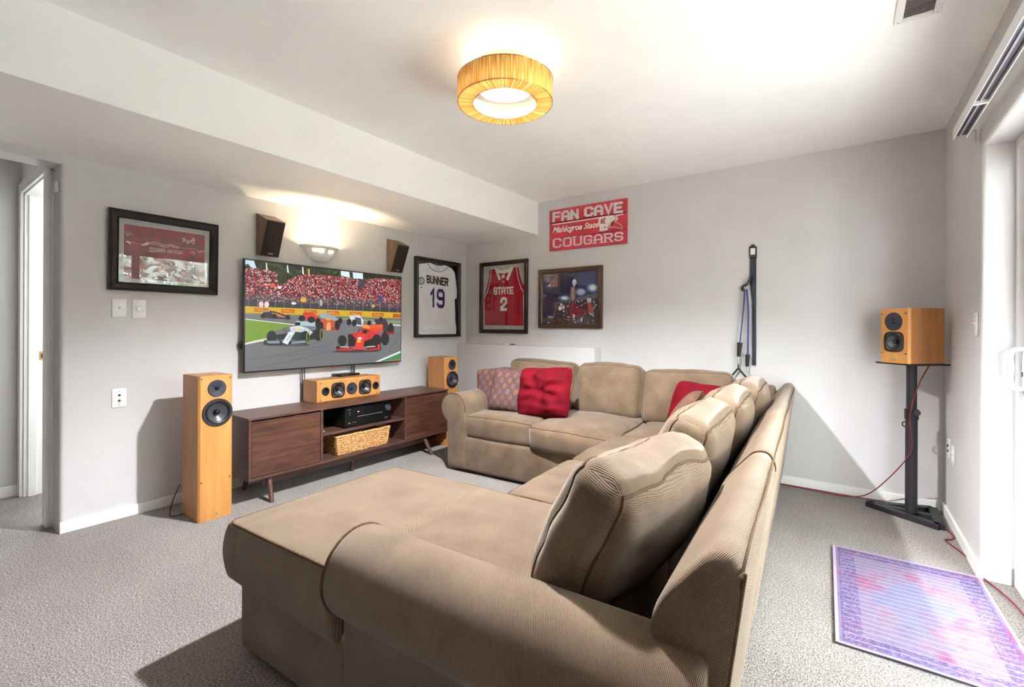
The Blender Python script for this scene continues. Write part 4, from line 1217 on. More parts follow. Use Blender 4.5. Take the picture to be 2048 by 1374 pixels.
B().cyl((-.074, -.034, .165), (-.076, -.034, .105), .008, .008, 10).obj('clear_coupling', M['steel'], t)
B().tube([(-.076, -.034, .11), (-.076, -.034, .075), (-.128, -.034, .005)], .007, 8).obj('handle_strap', M['black'], t)
B().tube([(-.076, -.034, .075), (-.04, -.034, .03), (-.012, -.034, .0)], .008, 8).obj('handle_strap', M['black'], t)
B().cyl((-.016, -.026, .09), (-.014, -.026, .04), .007, .007, 10).obj('clear_coupling', M['steel'], t)

# --- marker lying on the ledge
t = thing('marker_pen', 'small white marker with dark cap lying on the ledge', 'marker', (-2.90, 3.90, .976), .05)
B().cyl((0, 0, .007), (.06, 0, .007), .007, seg=12).obj('pen_barrel', M['white_plastic'], t)
B().cyl((.06, 0, .007), (.12, 0, .0065), .0055, seg=12).obj('pen_cap', M['dark_grey'], t)


# ================================================================== SPEAKERS
def cut(o, holes, y0=-.05, y1=.045):
    """bore round holes (x, z, r) through the front of a cabinet"""
    c = B()
    for x, z, r in holes:
        c.cyl((x, y0, z), (x, y1, z), r, seg=40)
    co = c.obj('cutter', M['black'])
    md = o.modifiers.new('bore', 'BOOLEAN'); md.operation = 'DIFFERENCE'; md.object = co; md.solver = 'EXACT'
    co.matrix_world = o.parent.matrix_world if o.parent else Matrix()
    bpy.context.view_layer.update()
    co.matrix_world = o.matrix_world
    bpy.context.view_layer.update()
    dg = bpy.context.evaluated_depsgraph_get()
    me = bpy.data.meshes.new_from_object(o.evaluated_get(dg))
    o.modifiers.clear()
    o.data = me
    bpy.data.objects.remove(co)


def woofer(root, x, z, r, y=0.0, squircle=0.0, name='woofer', cone=None):
    fr = B().lathe([(r, y), (r, y - .005), (r * .97, y - .008), (r * .84, y - .008), (r * .82, y - .004)], (x, 0, z), 'y', 48, squircle=squircle).obj(name, M['rubber'], root, .5)
    B().lathe([(r * .84, y - .005), (r * .78, y - .011), (r * .70, y - .009), (r * .66, y - .003)], (x, 0, z), 'y', 40).obj('surround', M['black'], fr, .9)
    B().lathe([(r * .66, y - .003), (r * .40, y + .010), (r * .22, y + .018), (.0001, y + .018)], (x, 0, z), 'y', 40).obj('cone', cone or M['cone'], fr, .6)
    B().lathe([(r * .22, y + .017), (r * .19, y + .004), (r * .10, y - .003), (.0001, y - .006)], (x, 0, z), 'y', 28).obj('dust_cap', M['black_gloss'], fr, .9)
    return fr


def tweeter(root, x, z, r, y=0.0):
    fr = B().lathe([(r, y), (r, y - .003), (r * .97, y - .005), (r * .45, y - .003), (r * .30, y - .001), (.0001, y - .001)], (x, 0, z), 'y', 40).obj('tweeter', M['navy_plastic'], root, .5)
    B().lathe([(r * .26, y - .0005), (r * .22, y - .006), (r * .12, y - .010), (.0001, y - .011)], (x, 0, z), 'y', 24).obj('dome', M['black_gloss'], fr, .9)
    for a in (45, 135, 225, 315):
        xx = x + r * .52 * math.cos(math.radians(a)); zz = z + r * .52 * math.sin(math.radians(a))
        B().cyl((xx, y - .006, zz), (xx, y - .003, zz), r * .06, seg=8).obj('screw', M['black'], fr)
    return fr


def pin(root, x, z, y=0.0, mat=None):
    B().lathe([(.0001, y - .003), (.0035, y - .003), (.0045, y + .0005)], (x, 0, z), 'y', 12).obj('grille_peg', mat or M['black'], root)


def cabinet(root, w, h, d, holes=()):
    """veneered box with a chamfered front baffle; front at y=0, body behind at +y"""
    o1 = B().box(0, w, .016, d, 0, h, .002).obj('cabinet', M['beech_side'], root)
    bm = B()
    c = .010
    prof = [(0, .017), (w, .017), (w, .010), (w - c, 0), (c, 0), (0, .010)]
    o2 = bm.prism(prof, 'z', 0, h).obj('baffle', M['beech'], root)
    for o in (o1, o2):
        cut(o, holes)


TWW, TWH, TWD = .187, .863, .235
t = thing('tower_speaker', 'beech tower speaker standing at the near end of the sideboard', 'speaker', (-3.073, 1.122, 0), LW, 'beech tower speakers either side of the sideboard')
cabinet(t, TWW, TWH, TWD, [(.101, .640, .070)])
woofer(t, .101, .640, .083); tweeter(t, .098, .785, .051)
for x in (.016, .171):
    pin(t, x, .845); pin(t, x, .235)
B().box(.093, .103, -.0015, 0, .026, .036).obj('badge', M['steel'], t)
t2 = thing('tower_speaker', 'beech tower speaker behind the far end of the sideboard beside the sofa', 'speaker', (-3.165, 3.275, 0), LW, 'beech tower speakers either side of the sideboard')
for ch in list(t.children):
    c = ch.copy(); COL.objects.link(c); c.parent = t2
    for g in ch.children:
        d = g.copy(); COL.objects.link(d); d.parent = c
t = thing('speaker_cable', 'thin black cable looping behind the near tower speaker', 'cable', (-3.40, 1.10, 0), 0)
B().tube(spline([(.0, .04, .16), (.03, .0, .10), (.07, -.035, .03), (.10, -.03, .006), (.10, .05, .006)], 6), .003, 6).obj('cable', M['black'], t, .9)

# --- sideboard
SX, SY0, SY1, SZ0, SZ1, SD = -3.09, 1.412, 3.235, .160, .567, .375
sb = thing('sideboard', 'long low walnut media sideboard with tapered legs', 'sideboard', (SX, SY0, 0), LW)
L_ = SY1 - SY0
wd = M['walnut_dark']
B().box(-.004, L_ + .004, -.004, SD, SZ1 - .016, SZ1, .002).obj('top_panel', wd, sb)
B().box(0, L_, 0, SD, SZ0, SZ0 + .018, .001).obj('bottom_panel', wd, sb)
B().box(0, .018, 0, SD, SZ0 + .018, SZ1 - .016, .001).obj('side_panel', wd, sb)
B().box(L_ - .018, L_, 0, SD, SZ0 + .018, SZ1 - .016, .001).obj('side_panel', wd, sb)
d1, d2_ = .500, 1.292
B().box(d1, d1 + .020, 0, SD - .01, SZ0 + .018, SZ1 - .016, .001).obj('divider', wd, sb)
B().box(d2_, d2_ + .020, 0, SD - .01, SZ0 + .018, SZ1 - .016, .001).obj('divider', wd, sb)
B().box(d1 + .020, d2_, .004, SD - .01, .356, .374, .001).obj('shelf', wd, sb)
B().box(.018, L_ - .018, SD - .010, SD, SZ0 + .018, SZ1 - .016).obj('back_panel', plain('black_brown_backing', (30, 22, 20), .8), sb)
for a, b in ((.020, d1 - .003), (d2_ + .023, L_ - .020)):
    dr = B().box(a, b, .002, .020, SZ0 + .021, SZ1 - .026, .0015).obj('door', M['walnut'], sb)
    B().prism([(.001, SZ1 - .031), (.012, SZ1 - .026), (.001, SZ1 - .026)], 'x', b - .19 if a < .1 else a + .03, b - .03 if a < .1 else a + .19).obj('finger_pull', M['walnut_dark'], dr)
B().box(d1 + .020, d1 + .038, .006, .020, .385, .398, .002).obj('door_catch', M['steel'], sb)
B().box(.11, L_ - .11, .045, .063, SZ0 - .055, SZ0, .001).obj('apron', wd, sb)
B().box(.11, L_ - .11, SD - .063, SD - .045, SZ0 - .055, SZ0, .001).obj('apron', wd, sb)
for x, y, fx, fy in ((.15, .05, .135, -.028), (L_ - .27, .05, L_ - .255, -.05), (.15, SD - .05, .132, SD - .02), (L_ - .27, SD - .05, L_ - .252, SD - .02), (.86, .13, .85, .12)):
    lg = B(); lg.cyl((x, y, SZ0), (fx, fy, 0), .021, .0135, 18); lg.obj('leg', wd, sb, .6)

# --- centre speaker on the sideboard
t = thing('centre_speaker', 'wide beech centre speaker with five drivers on the sideboard', 'speaker', (-3.295, 2.006, SZ1), LW)
cw, chh, cd = .592, .172, .195
cc1 = B().box(0, cw, .014, cd, 0, chh, .002).obj('cabinet', M['beech_side'], t)
c_ = .010
cc2 = B().prism([(.015, 0), (.015, chh), (.008, chh), (0, chh - c_), (0, c_), (.008, 0)], 'x', 0, cw).obj('baffle', M['beech'], t)
for o in (cc1, cc2):
    cut(o, [(.181, .085, .050), (.437, .085, .050), (.072, .085, .024), (.546, .085, .024)])
for x in (.072, .546):
    p = B().lathe([(.033, 0), (.033, -.004), (.026, -.005), (.020, .004), (.018, .020), (.0001, .020)], (x, 0, .085), 'y', 32).obj('bass_port', M['rubber'], t, .6)
    B().lathe([(.017, .0195), (.0001, .0195)], (x, 0, .085), 'y', 20).obj('port_throat', M['black'], p)
woofer(t, .181, .085, .061, 0, 1.6); woofer(t, .437, .085, .061, 0, 1.6); tweeter(t, .310, .085, .050)
for x in (.030, .562):
    pin(t, x, .150); pin(t, x, .022)

# --- little black box on the centre speaker
t = thing('streaming_box', 'small rounded black receiver box lying on the centre speaker', 'media box', (-3.42, 2.285, SZ1 + chh + .0005), LW)
bm = B(); bm.box(0, .205, 0, .13, 0, .030, .010, 3)
for v in bm.bm.verts:
    k = abs(v.co.x - .1025) / .1025
    if v.co.z > .015: v.co.z -= .012 * k * k
bm.obj('box_shell', M['black_gloss'], t, .9)
B().box(.02, .09, -.0006, .002, .008, .014).obj('front_label', M['dark_grey'], t)

# --- AV receiver
t = thing('av_receiver', 'black audio receiver on the open shelf of the sideboard', 'receiver', (-3.118, 2.132, .374), LW)
B().box(0, .445, .012, .30, .010, .155, .002).obj('chassis', M['black'], t)
B().box(0, .445, 0, .012, .008, .157, .0025).obj('front_panel', M['black_gloss'], t)
for x in (.04, .40):
    for y in (.04, .26):
        B().cyl((x, y, 0), (x, y, .010), .018, seg=14).obj('foot', M['black'], t)
B().lathe([(.026, 0), (.026, -.014), (.023, -.018), (.0001, -.018)], (.405, 0, .108), 'y', 32).obj('volume_knob', M['dark_grey'], t, .6)
B().box(.110, .355, -.0015, .001, .076, .080).obj('trim_line', plain('silver_line', (150, 150, 158), .3, metal=.6), t)
B().box(.112, .126, -.0015, .001, .112, .119).obj('power_light', M['white_plastic'], t)
for x0, x1, z0, z1 in ((.022, .052, .138, .142), (.034, .046, .115, .121), (.036, .044, .103, .107), (.030, .046, .030, .042), (.060, .100, .036, .040), (.375, .410, .030, .034), (.375, .405, .022, .025)):
    B().box(x0, x1, -.0012, .001, z0, z1).obj('printed_mark', M['steel'], t)


# --- wicker basket
def basket():
    t = thing('wicker_basket', 'honey-brown woven wicker basket under the sideboard shelf', 'basket', (-3.125, 2.075, SZ0 + .018), LW)
    w0, w1, dd0, dd1, h = .462, .505, .24, .27, .145
    wm = plain('seagrass', (178, 132, 82), .75, var=.32, scale=60)
    wk = plain('dark_seagrass', (122, 82, 48), .8, var=.25, scale=40)
    rows = 15
    per = []

    def ring(z, amp, ph, inset=0.0):
        k = z / h
        a = (w0 + (w1 - w0) * k) / 2 - inset; b = (dd0 + (dd1 - dd0) * k) / 2 - inset
        pts = []
        N = 180
        tot = 4 * (a + b)
        for i in range(N):
            s = i / N * tot
            if s < 2 * a: p = (-a + s, -b); nn = (0, -1)
            elif s < 2 * a + 2 * b: p = (a, -b + (s - 2 * a)); nn = (1, 0)
            elif s < 4 * a + 2 * b: p = (a - (s - 2 * a - 2 * b), b); nn = (0, 1)
            else: p = (-a, b - (s - 4 * a - 2 * b)); nn = (-1, 0)
            o = amp * math.sin(i / N * 2 * PI * 45 + ph)
            pts.append((p[0] + nn[0] * o + w0 / 2, p[1] + nn[1] * o + dd0 / 2, z + .0015 * math.sin(i * .37 + ph * 3)))
        return pts
    for r in range(rows):
        z = .006 + (h - .016) * r / (rows - 1)
        B().tube(ring(z, .0028, PI * (r % 2)), .0056, 6, True).obj('woven_strand', wm, t, .9)
    B().tube(ring(h - .002, .0012, 0), .0085, 8, True).obj('rim', wm, t, .9)
    for i in range(36):
        z0 = .004; a = ring(0.004, 0, 0)[i * 5]; b = ring(h - .004, 0, 0)[i * 5]
        B().cyl(a, b, .0034, seg=6).obj('stake', wk, t)
    B().box(.008, w0 - .008, .008, dd0 - .008, 0, .006).obj('basket_floor', wk, t)
    dk_ = B()
    iw = .012
    for (zz0, zz1) in ((.006, h - .012),):
        k = .5
        dk_.prism([(iw, zz0), (w0 - iw, zz0), (w0 - iw + .018, zz1), (iw - .018, zz1)], 'y', iw, iw + .002)
        dk_.prism([(iw, zz0), (w0 - iw, zz0), (w0 - iw + .018, zz1), (iw - .018, zz1)], 'y', dd0 - iw, dd0 - iw + .002)
        dk_.prism([(iw, zz0), (dd0 - iw, zz0), (dd0 - iw + .012, zz1), (iw - .012, zz1)], 'x', iw, iw + .002)
        dk_.prism([(iw, zz0), (dd0 - iw, zz0), (dd0 - iw + .012, zz1), (iw - .012, zz1)], 'x', w0 - iw, w0 - iw + .002)
    dk_.obj('lining', wk, t)


basket()

# --- bookshelf speaker and stand in the corner
PHI = math.radians(-47)
PLZ = .953
st = thing('speaker_stand', 'black steel speaker stand with triangular base in the corner', 'speaker stand', (.335, 3.765, 0), PHI)
B().cyl((0, 0, .03), (0, 0, .62), .030, seg=28).obj('lower_column', M['black_metal'], st, .6)
B().cyl((0, 0, .60), (0, 0, .945), .026, seg=28).obj('upper_column', M['black_metal'], st, .6)
B().cyl((0, 0, .605), (0, 0, .665), .035, seg=28).obj('height_collar', M['black'], st, .6)
kn = B().cyl((.03, 0, .655), (.052, -.02, .655), .008, seg=12).cyl((.050, -.018, .655), (.066, -.034, .655), .017, seg=16).obj('clamp_knob', M['black'], st)
B().tube(spline([(-.03, -.005, .585), (-.045, -.012, .575), (-.042, -.014, .555), (-.03, -.01, .55)], 4), .004, 6).obj('cable_hook', M['black'], st)
B().box(-.125, .125, -.125, .125, PLZ - .010, PLZ, .003).obj('top_plate', M['black_metal'], st)


def bar(p, q, w, h, z):
    p = Vector((p[0], p[1], 0)); q = Vector((q[0], q[1], 0)); d = (q - p).normalized(); n = Vector((-d.y, d.x, 0)) * w / 2
    b = B(); pts = [p - n, q - n, q + n, p + n]
    b.prism([(v.x, v.y) for v in pts], 'z', z, z + h); b.bevel_all(.003, 1)
    return b


RM = Matrix.Rotation(-PHI, 3, 'Z')


def st_local(x, y):
    v = RM @ Vector((x - .335, y - 3.765, 0)); return (v.x, v.y)


Ta, Tb, Tc = st_local(.125, 3.83), st_local(.450, 3.62), st_local(.455, 3.95)
for a, b in ((Ta, Tb), (Tb, Tc), (Tc, Ta)):
    bar(a, b, .045, .030, 0).obj('base_bar', M['black_metal'], st)
mid = ((Tb[0] + Tc[0]) / 2, (Tb[1] + Tc[1]) / 2)
bar(Ta, mid, .045, .028, .001).obj('base_spine', M['black_metal'], st)
bs = thing('bookshelf_speaker', 'beech bookshelf speaker toed in on the corner stand', 'speaker', (.178 + .0, 3.722, PLZ + .0005), PHI)
bwid, bht, bdp = .190, .333, .240
cabinet(bs, bwid, bht, bdp, [(.095, .130, .052)])
tweeter(bs, .092, .253, .056); woofer(bs, .095, .130, .062, 0, 1.8)
for x in (.016, .168):
    pin(bs, x, .302); pin(bs, x, .060)
B().box(.082, .104, -.0015, 0, .018, .028).obj('badge', M['steel'], bs)

# cables from the stand
t = thing('speaker_cable', 'red speaker cable from the stand along the end wall', 'cable', (0, 3.9, 0), 0)
B().tube(spline([(.42, -.12, .945), (.36, -.15, .80), (.325, -.175, .62), (.335, -.175, .45), (.31, -.165, .36), (.22, -.05, .18), (.12, .02, .045), (.0, .03, .006), (-.15, .04, .006), (-.5, .05, .006)], 8), .0032, 7).obj('cable', M['red_cable'], t, .9)
B().tube(spline([(.37, .03, .02), (.30, .055, .012), (.15, .06, .008), (.0, .055, .006), (-.2, .06, .006), (-.5, .065, .006)], 6), .0032, 7).obj('cable', M['red_cable'], t, .9)
t = thing('speaker_cable', 'dark red cable running along the floor past the rug', 'cable', (.5, 3.5, 0), 0)
B().tube(spline([(-.03, .40, .02), (-.035, .20, .006), (-.005, .06, .006), (-.02, -.02, .006), (-.05, -.06, .006), (.0, -.22, .006), (.015, -.35, .006), (.02, -.45, .006), (.05, -.56, .008), (.075, -.68, .012), (.09, -.82, .012), (.10, -1.2, .012), (.10, -1.8, .012)], 8), .0038, 7).obj('cable', M['red_cable'], t, .9)


# ================================================================== RUG
def rug_mat():
    t = NT('faded_lavender_rug')
    tc = t.add('ShaderNodeTexCoord'); v = tc.outputs['Object']
    n1 = t.add('ShaderNodeTexNoise'); n1.inputs['Scale'].default_value = 5.5; n1.inputs['Detail'].default_value = 6; n1.inputs['Roughness'].default_value = .65
    n2 = t.add('ShaderNodeTexNoise'); n2.inputs['Scale'].default_value = 26; n2.inputs['Detail'].default_value = 5; n2.inputs['Distortion'].default_value = 2.2
    n3 = t.add('ShaderNodeTexNoise'); n3.inputs['Scale'].default_value = 240; n3.inputs['Detail'].default_value = 2
    for n in (n1, n2, n3): t.ln(v, n.inputs['Vector'])
    base = t.ramp(n1.outputs['Fac'], [(.26, lin((84, 90, 122))), (.40, lin((116, 108, 132))), (.50, lin((128, 114, 134))), (.58, lin((132, 90, 114))), (.68, lin((126, 58, 86)))])
    # border: distance to the edge
    sx = t.add('ShaderNodeSeparateXYZ'); t.ln(v, sx.inputs[0])

    def mth(op, a, b=None, c=None):
        m = t.add('ShaderNodeMath', operation=op)
        for i, q in enumerate((a, b, c)):
            if q is None: continue
            if isinstance(q, (int, float)): m.inputs[i].default_value = q
            else: t.ln(q, m.inputs[i])
        return m.outputs[0]
    ex = mth('SUBTRACT', .2825, mth('ABSOLUTE', sx.outputs[0])); ey = mth('SUBTRACT', .46, mth('ABSOLUTE', sx.outputs[1]))
    ed = mth('MINIMUM', ex, ey)
    band = mth('MULTIPLY', mth('GREATER_THAN', ed, .022), mth('LESS_THAN', ed, .088))
    mot = t.ramp(n2.outputs['Fac'], [(.40, (0, 0, 0, 1)), (.47, (1, 1, 1, 1)), (.53, (1, 1, 1, 1)), (.60, (0, 0, 0, 1))])
    # centre diamond tinted blue grey
    dia = mth('ADD', mth('MULTIPLY', mth('ABSOLUTE', sx.outputs[0]), 1 / .17), mth('MULTIPLY', mth('ABSOLUTE', sx.outputs[1]), 1 / .25))
    dfac = mth('MULTIPLY', mth('LESS_THAN', mth('ADD', dia, mth('MULTIPLY', n1.outputs['Fac'], .7)), 1.25), .65)

    def mix(f, a, b):
        m = t.add('ShaderNodeMix'); m.data_type = 'RGBA'
        if isinstance(f, float): m.inputs[0].default_value = f
        else: t.ln(f, m.inputs[0])
        for q, i in ((a, 6), (b, 7)):
            if isinstance(q, tuple): m.inputs[i].default_value = q
            else: t.ln(q, m.inputs[i])
        return m.outputs[2]
    c = mix(dfac, base, lin((102, 112, 142)))
    c = mix(mth('MULTIPLY', band, .55), c, lin((116, 102, 142)))
    c = mix(mth('MULTIPLY', mth('MULTIPLY', band, mot), .75), c, lin((58, 50, 96)))
    c = mix(mth('MULTIPLY', mth('MULTIPLY', mth('SUBTRACT', 1, band), mot), .20), c, lin((78, 62, 108)))
    c = mix(mth('LESS_THAN', ed, .012), c, lin((172, 156, 188)))
    # pale woven weft lines
    ph = mth('FRACT', mth('ADD', mth('MULTIPLY', sx.outputs[1], 27), mth('MULTIPLY', n1.outputs['Fac'], .25)))
    ln_ = mth('MULTIPLY', mth('LESS_THAN', ph, .13), mth('GREATER_THAN', ed, .03))
    c = mix(mth('MULTIPLY', ln_, .55), c, lin((184, 172, 186)))
    c = mix(mth('MULTIPLY', n3.outputs['Fac'], .25), c, lin((92, 80, 116)))
    t.ln(c, t.b.inputs['Base Color']); t.b.inputs['Roughness'].default_value = .95; t.b.inputs['Specular IOR Level'].default_value = .1
    t.bump(mth('ADD', mth('MULTIPLY', n3.outputs['Fac'], .6), ln_), .5, .002)
    return t.m


t = thing('rug', 'small faded lavender and pink patterned rug by the patio door', 'rug', (.245, 2.553, 0), math.radians(1.6))
bm = B()
r = bmesh.ops.create_grid(bm.bm, x_segments=28, y_segments=40, size=1)
for v in bm.bm.verts:
    x, y = v.co.x * .2825, v.co.y * .46
    v.co = Vector((x, y, .0085 + .0015 * noise.noise(Vector((x * 5, y * 5, 0)))))
bm.obj('rug_face', rug_mat(), t, 1.0)
B().box(-.283, .283, -.461, .461, .0005, .0065, .002).obj('rug_backing', plain('charcoal_binding', (52, 50, 66), .9), t)


# ================================================================== SOFA
R = math.radians
TH = math.radians(2.9)
SOU, SOV = -1.2, 2.4
ct, sn = math.cos(TH), math.sin(TH)
sofa = thing('sectional_sofa', 'large tan corduroy sectional sofa with chaise and rolled arms', 'sofa', (SOU * ct - SOV * sn, SOU * sn + SOV * ct, 0), TH)


def setrib(me, fn):
    a = me.attributes.new('rib', 'FLOAT', 'POINT')
    a.data.foreach_set('value', [fn(v.co) for v in me.vertices])


def sofa_obj(name, bm, ribfn, mat='sofa', parent=None, sm=.9, subd=0):
    me = bm.mesh(name, sm)
    setrib(me, ribfn)
    o = link(name, me, M[mat], parent or sofa)
    if parent is None:
        o.location = (-SOU, -SOV, 0)
    if subd:
        md = o.modifiers.new('soft', 'SUBSURF'); md.levels = subd; md.render_levels = subd
    return o


def soft(pos, amp, fr, seed):
    p = Vector(pos) * fr + Vector((seed * 7.3, seed * 3.1, seed * 1.7))
    return Vector((noise.noise(p), noise.noise(p + Vector((31, 0, 0))), noise.noise(p + Vector((0, 17, 0))))) * amp


class Cushion:
    """boxed cushion: half sizes a,b,c; r edge radius; bulges; local axes x,y,z"""
    def __init__(s, w, d, h, r=.035, bz=.03, bx=.012, by=.012, seed=1, amp=.006, n=18, ear=.0, sag=0.0):
        s.a, s.b, s.c, s.r = w / 2, d / 2, h / 2, r
        s.bz, s.bx, s.by, s.seed, s.amp, s.n, s.ear, s.sag = bz, bx, by, seed, amp, n, ear, sag

    def P(s, u, v, q):
        a, b, c, r = s.a, s.b, s.c, s.r
        p = Vector((u * a, v * b, q * c))
        cl = Vector((max(-(a - r), min(a - r, p.x)), max(-(b - r), min(b - r, p.y)), max(-(c - r), min(c - r, p.z))))
        d = p - cl
        if d.length > 1e-9:
            m = max(abs(d.x), abs(d.y), abs(d.z))
            p = cl + d.normalized() * m
        fu, fv, fq = 1 - u * u, 1 - v * v, 1 - q * q
        p.z += math.copysign(1, q) * s.bz * (fu ** .8) * (fv ** .8) * abs(q)
        p.x += math.copysign(1, u) * s.bx * fv * fq * abs(u)
        p.y += math.copysign(1, v) * s.by * fu * fq * abs(v)
        # corners pulled out a little by the piping
        e = (abs(u) * abs(v)) ** 6
        p.x *= 1 + s.ear * e; p.y *= 1 + s.ear * e
        p += soft(p, s.amp, 4.5, s.seed) + soft(p, s.amp * .45, 13, s.seed + 3)
        return p

    def build(s, name, M4, ribaxis=0, mat='sofa', pipe=.0048, parent=None, both=True, pipe_mat='sofa'):
        n = s.n

        def T(i):
            x = -1 + 2 * i / n
            return math.sin(x * PI / 2) * .55 + x * .45
        bm = B(); idx = {}; sides = []

        def V(i, j, k):
            key = (i, j, k)
            if key not in idx:
                idx[key] = bm.bm.verts.new(s.P(T(i), T(j), T(k)))
            return idx[key]
        m = n
        for i in range(m):
            for j in range(m):
                for (A_, fl) in (((lambda x, y: (x, y, 0)), 0), ((lambda x, y: (x, y, m)), 0), ((lambda x, y: (x, 0, y)), 1), ((lambda x, y: (x, m, y)), 1), ((lambda x, y: (0, x, y)), 2), ((lambda x, y: (m, x, y)), 2)):
                    q = [A_(i, j), A_(i + 1, j), A_(i + 1, j + 1), A_(i, j + 1)]
                    bm.bm.faces.new([V(*c) for c in q]); sides.append(abs(fl))
        me = bm.mesh(name, 3.0)
        # ribs: along one axis on the two faces, across the boxing strip on its four sides
        at_ = me.attributes.new('rib', 'FLOAT', 'CORNER')
        vals = [0.0] * len(me.loops)
        for pl, sd in zip(me.polygons, sides):
            ax = {0: ribaxis, 1: 0, 2: 1}[sd]
            for li in pl.loop_indices:
                vals[li] = me.vertices[me.loops[li].vertex_index].co[ax]
        at_.data.foreach_set('value', vals)
        me.transform(M4)
        o = link(name, me, M[mat], sofa if parent is None else parent)
        if parent is None:
            o.location = (-SOU, -SOV, 0)
        if pipe:
            for q in ((1, -1) if both else (1,)):
                path = []
                N = 36
                for i in range(N): path.append((-1 + 2 * i / N, -1))
                for i in range(N): path.append((1, -1 + 2 * i / N))
                for i in range(N): path.append((1 - 2 * i / N, 1))
                for i in range(N): path.append((-1, 1 - 2 * i / N))
                b2 = B().tube([s.P(x, y, q) for x, y in path], pipe, 7, True)
                me2 = b2.mesh('piping', 2.0); setrib(me2, lambda c: 0.0); me2.transform(M4)
                link('piping', me2, M['piping'], o)
        return o


def TM(u, v, z, rx=0, ry=0, rz=0):
    return Matrix.Translation((u, v, z)) @ Matrix.Rotation(rz, 4, 'Z') @ Matrix.Rotation(ry, 4, 'Y') @ Matrix.Rotation(rx, 4, 'X')


# bases
def base(u0, u1, v0, v1, z0, z1, bev=.025):
    return B().box(u0, u1, v0, v1, z0, z1, bev, 3)


sofa_obj('chaise_base', base(-1.70, -.24, .852, 1.645, .022, .268), lambda c: c.x + c.y)
sofa_obj('seat_base', base(-1.055, -.24, 1.645, 2.96, .022, .262), lambda c: c.y + c.x, 'sofa_far')
sofa_obj('seat_base', base(-2.36, -.24, 2.880, 3.92, .022, .285), lambda c: c.x + c.y, 'sofa_far')
for u, v in ((-1.62, .93), (-1.62, 1.58), (-.98, 2.3), (-2.30, 2.99), (-.32, .95), (-.32, 3.85), (-2.3, 3.8)):
    o = B().cyl((u, v, 0), (u, v, .024), .022, .026, 14).obj('foot', M['black'], sofa); o.location = (-SOU, -SOV, 0)


# back frames: profile in (across, z), swept
def round_poly(pts, r, n=4):
    out = []
    m = len(pts)
    for i in range(m):
        p = Vector(pts[i]); a = (Vector(pts[i - 1]) - p); b = (Vector(pts[(i + 1) % m]) - p)
        rr = min(r, a.length * .45, b.length * .45)
        p0 = p + a.normalized() * rr; p1 = p + b.normalized() * rr
        for k in range(n + 1):
            t_ = k / n
            out.append(tuple((1 - t_) ** 2 * p0 + 2 * t_ * (1 - t_) * p + t_ * t_ * p1))
    return out


def sweep(prof, axis, a, b, n, crown=0.012, wob=.004, seed=1, endr=.02):
    """loft a closed profile along an axis, pulled in at both ends"""
    bm = B(); rings = []
    cx = sum(p[0] for p in prof) / len(prof); cz = sum(p[1] for p in prof) / len(prof)
    ts = [0, .25, .6, 1.0]
    st_ = [(a + endr * (1 - math.cos(t * PI / 2)), 1 - (endr / .22) * (1 - math.sin(t * PI / 2))) for t in ts]
    en_ = [(b - endr * (1 - math.cos(t * PI / 2)), 1 - (endr / .22) * (1 - math.sin(t * PI / 2))) for t in ts][::-1]
    mid_ = [(a + endr + (b - a - 2 * endr) * i / n, 1.0) for i in range(1, n)]
    for (t_, k) in st_ + mid_ + en_:
        ring = []
        for (x, z) in prof:
            x2 = cx + (x - cx) * k; z2 = cz + (z - cz) * k
            co = Vector((x2, t_, z2)) if axis == 'y' else Vector((t_, x2, z2))
            co += soft(co, wob, 3.5, seed)
            ring.append(bm.bm.verts.new(co))
        rings.append(ring)
    m = len(prof)
    for i in range(len(rings) - 1):
        for j in range(m):
            bm.bm.faces.new((rings[i][j], rings[i][(j + 1) % m], rings[i + 1][(j + 1) % m], rings[i + 1][j]))
    bm.bm.faces.new(rings[0]); bm.bm.faces.new(rings[-1])
    return bm


backp = round_poly([(-.182, .024), (-.092, .722), (-.114, .762), (-.155, .758), (-.238, .660), (-.262, .600), (-.240, .48), (-.27, .24), (-.33, .024)], .04, 4)
sofa_obj('back_frame', sweep(backp, 'y', .885, 1.712, 12, seed=2), lambda c: c.z * .75 - c.x * 1.0 + c.y * .3, sm=1.2)
sofa_obj('back_frame', sweep(backp, 'y', 1.708, 3.985, 26, seed=5), lambda c: c.z * .75 - c.x * 1.0 + c.y * .3, sm=1.2)
# back of the far section
backq = round_poly([(3.975, .024), (3.985, .70), (3.96, .742), (3.90, .742), (3.80, .655), (3.785, .5), (3.80, .24), (3.80, .024)], .04, 4)
sofa_obj('back_frame', sweep(backq, 'x', -2.40, -.215, 26, seed=9), lambda c: c.x, 'sofa_far', sm=1.2)
# piping down the near end of the back and seam lines on the back
def poly_tube(name, pts, r=.0045):
    b = B().tube(pts, r, 7); me = b.mesh(name, 2.0); setrib(me, lambda c: 0.0)
    o = link(name, me, M['piping'], sofa); o.location = (-SOU, -SOV, 0)
    return o


poly_tube('piping', [(-.182 + (x) * .091 - .003, .889, .03 + x * .708) for x in [i / 10 for i in range(11)]])
poly_tube('piping', [(-.098 - .002 * math.sin(i), .893 + i * .116, .737) for i in range(27)], .003)
poly_tube('seam', [(p[0], 1.710, p[1]) for p in backp if p[1] > .45], .003)


# rolled arms; profile in (across, z)
def arm_profile(c, zc, r, outer, inner, z0, sgn=1):
    """roll centre c; outer panel at outer, inner panel at inner"""
    pts = [(inner, z0), (inner, zc - .02)]
    N = 22
    a0 = math.acos(max(-1, min(1, (inner - c) * sgn / r)))
    a1 = PI + math.asin(min(1, .80))
    for i in range(N + 1):
        a = a0 + (a1 - a0) * i / N
        pts.append((c + sgn * r * math.cos(a), zc + r * math.sin(a)))
    pts.append((outer, zc - r * .93)); pts.append((outer, z0))
    return pts


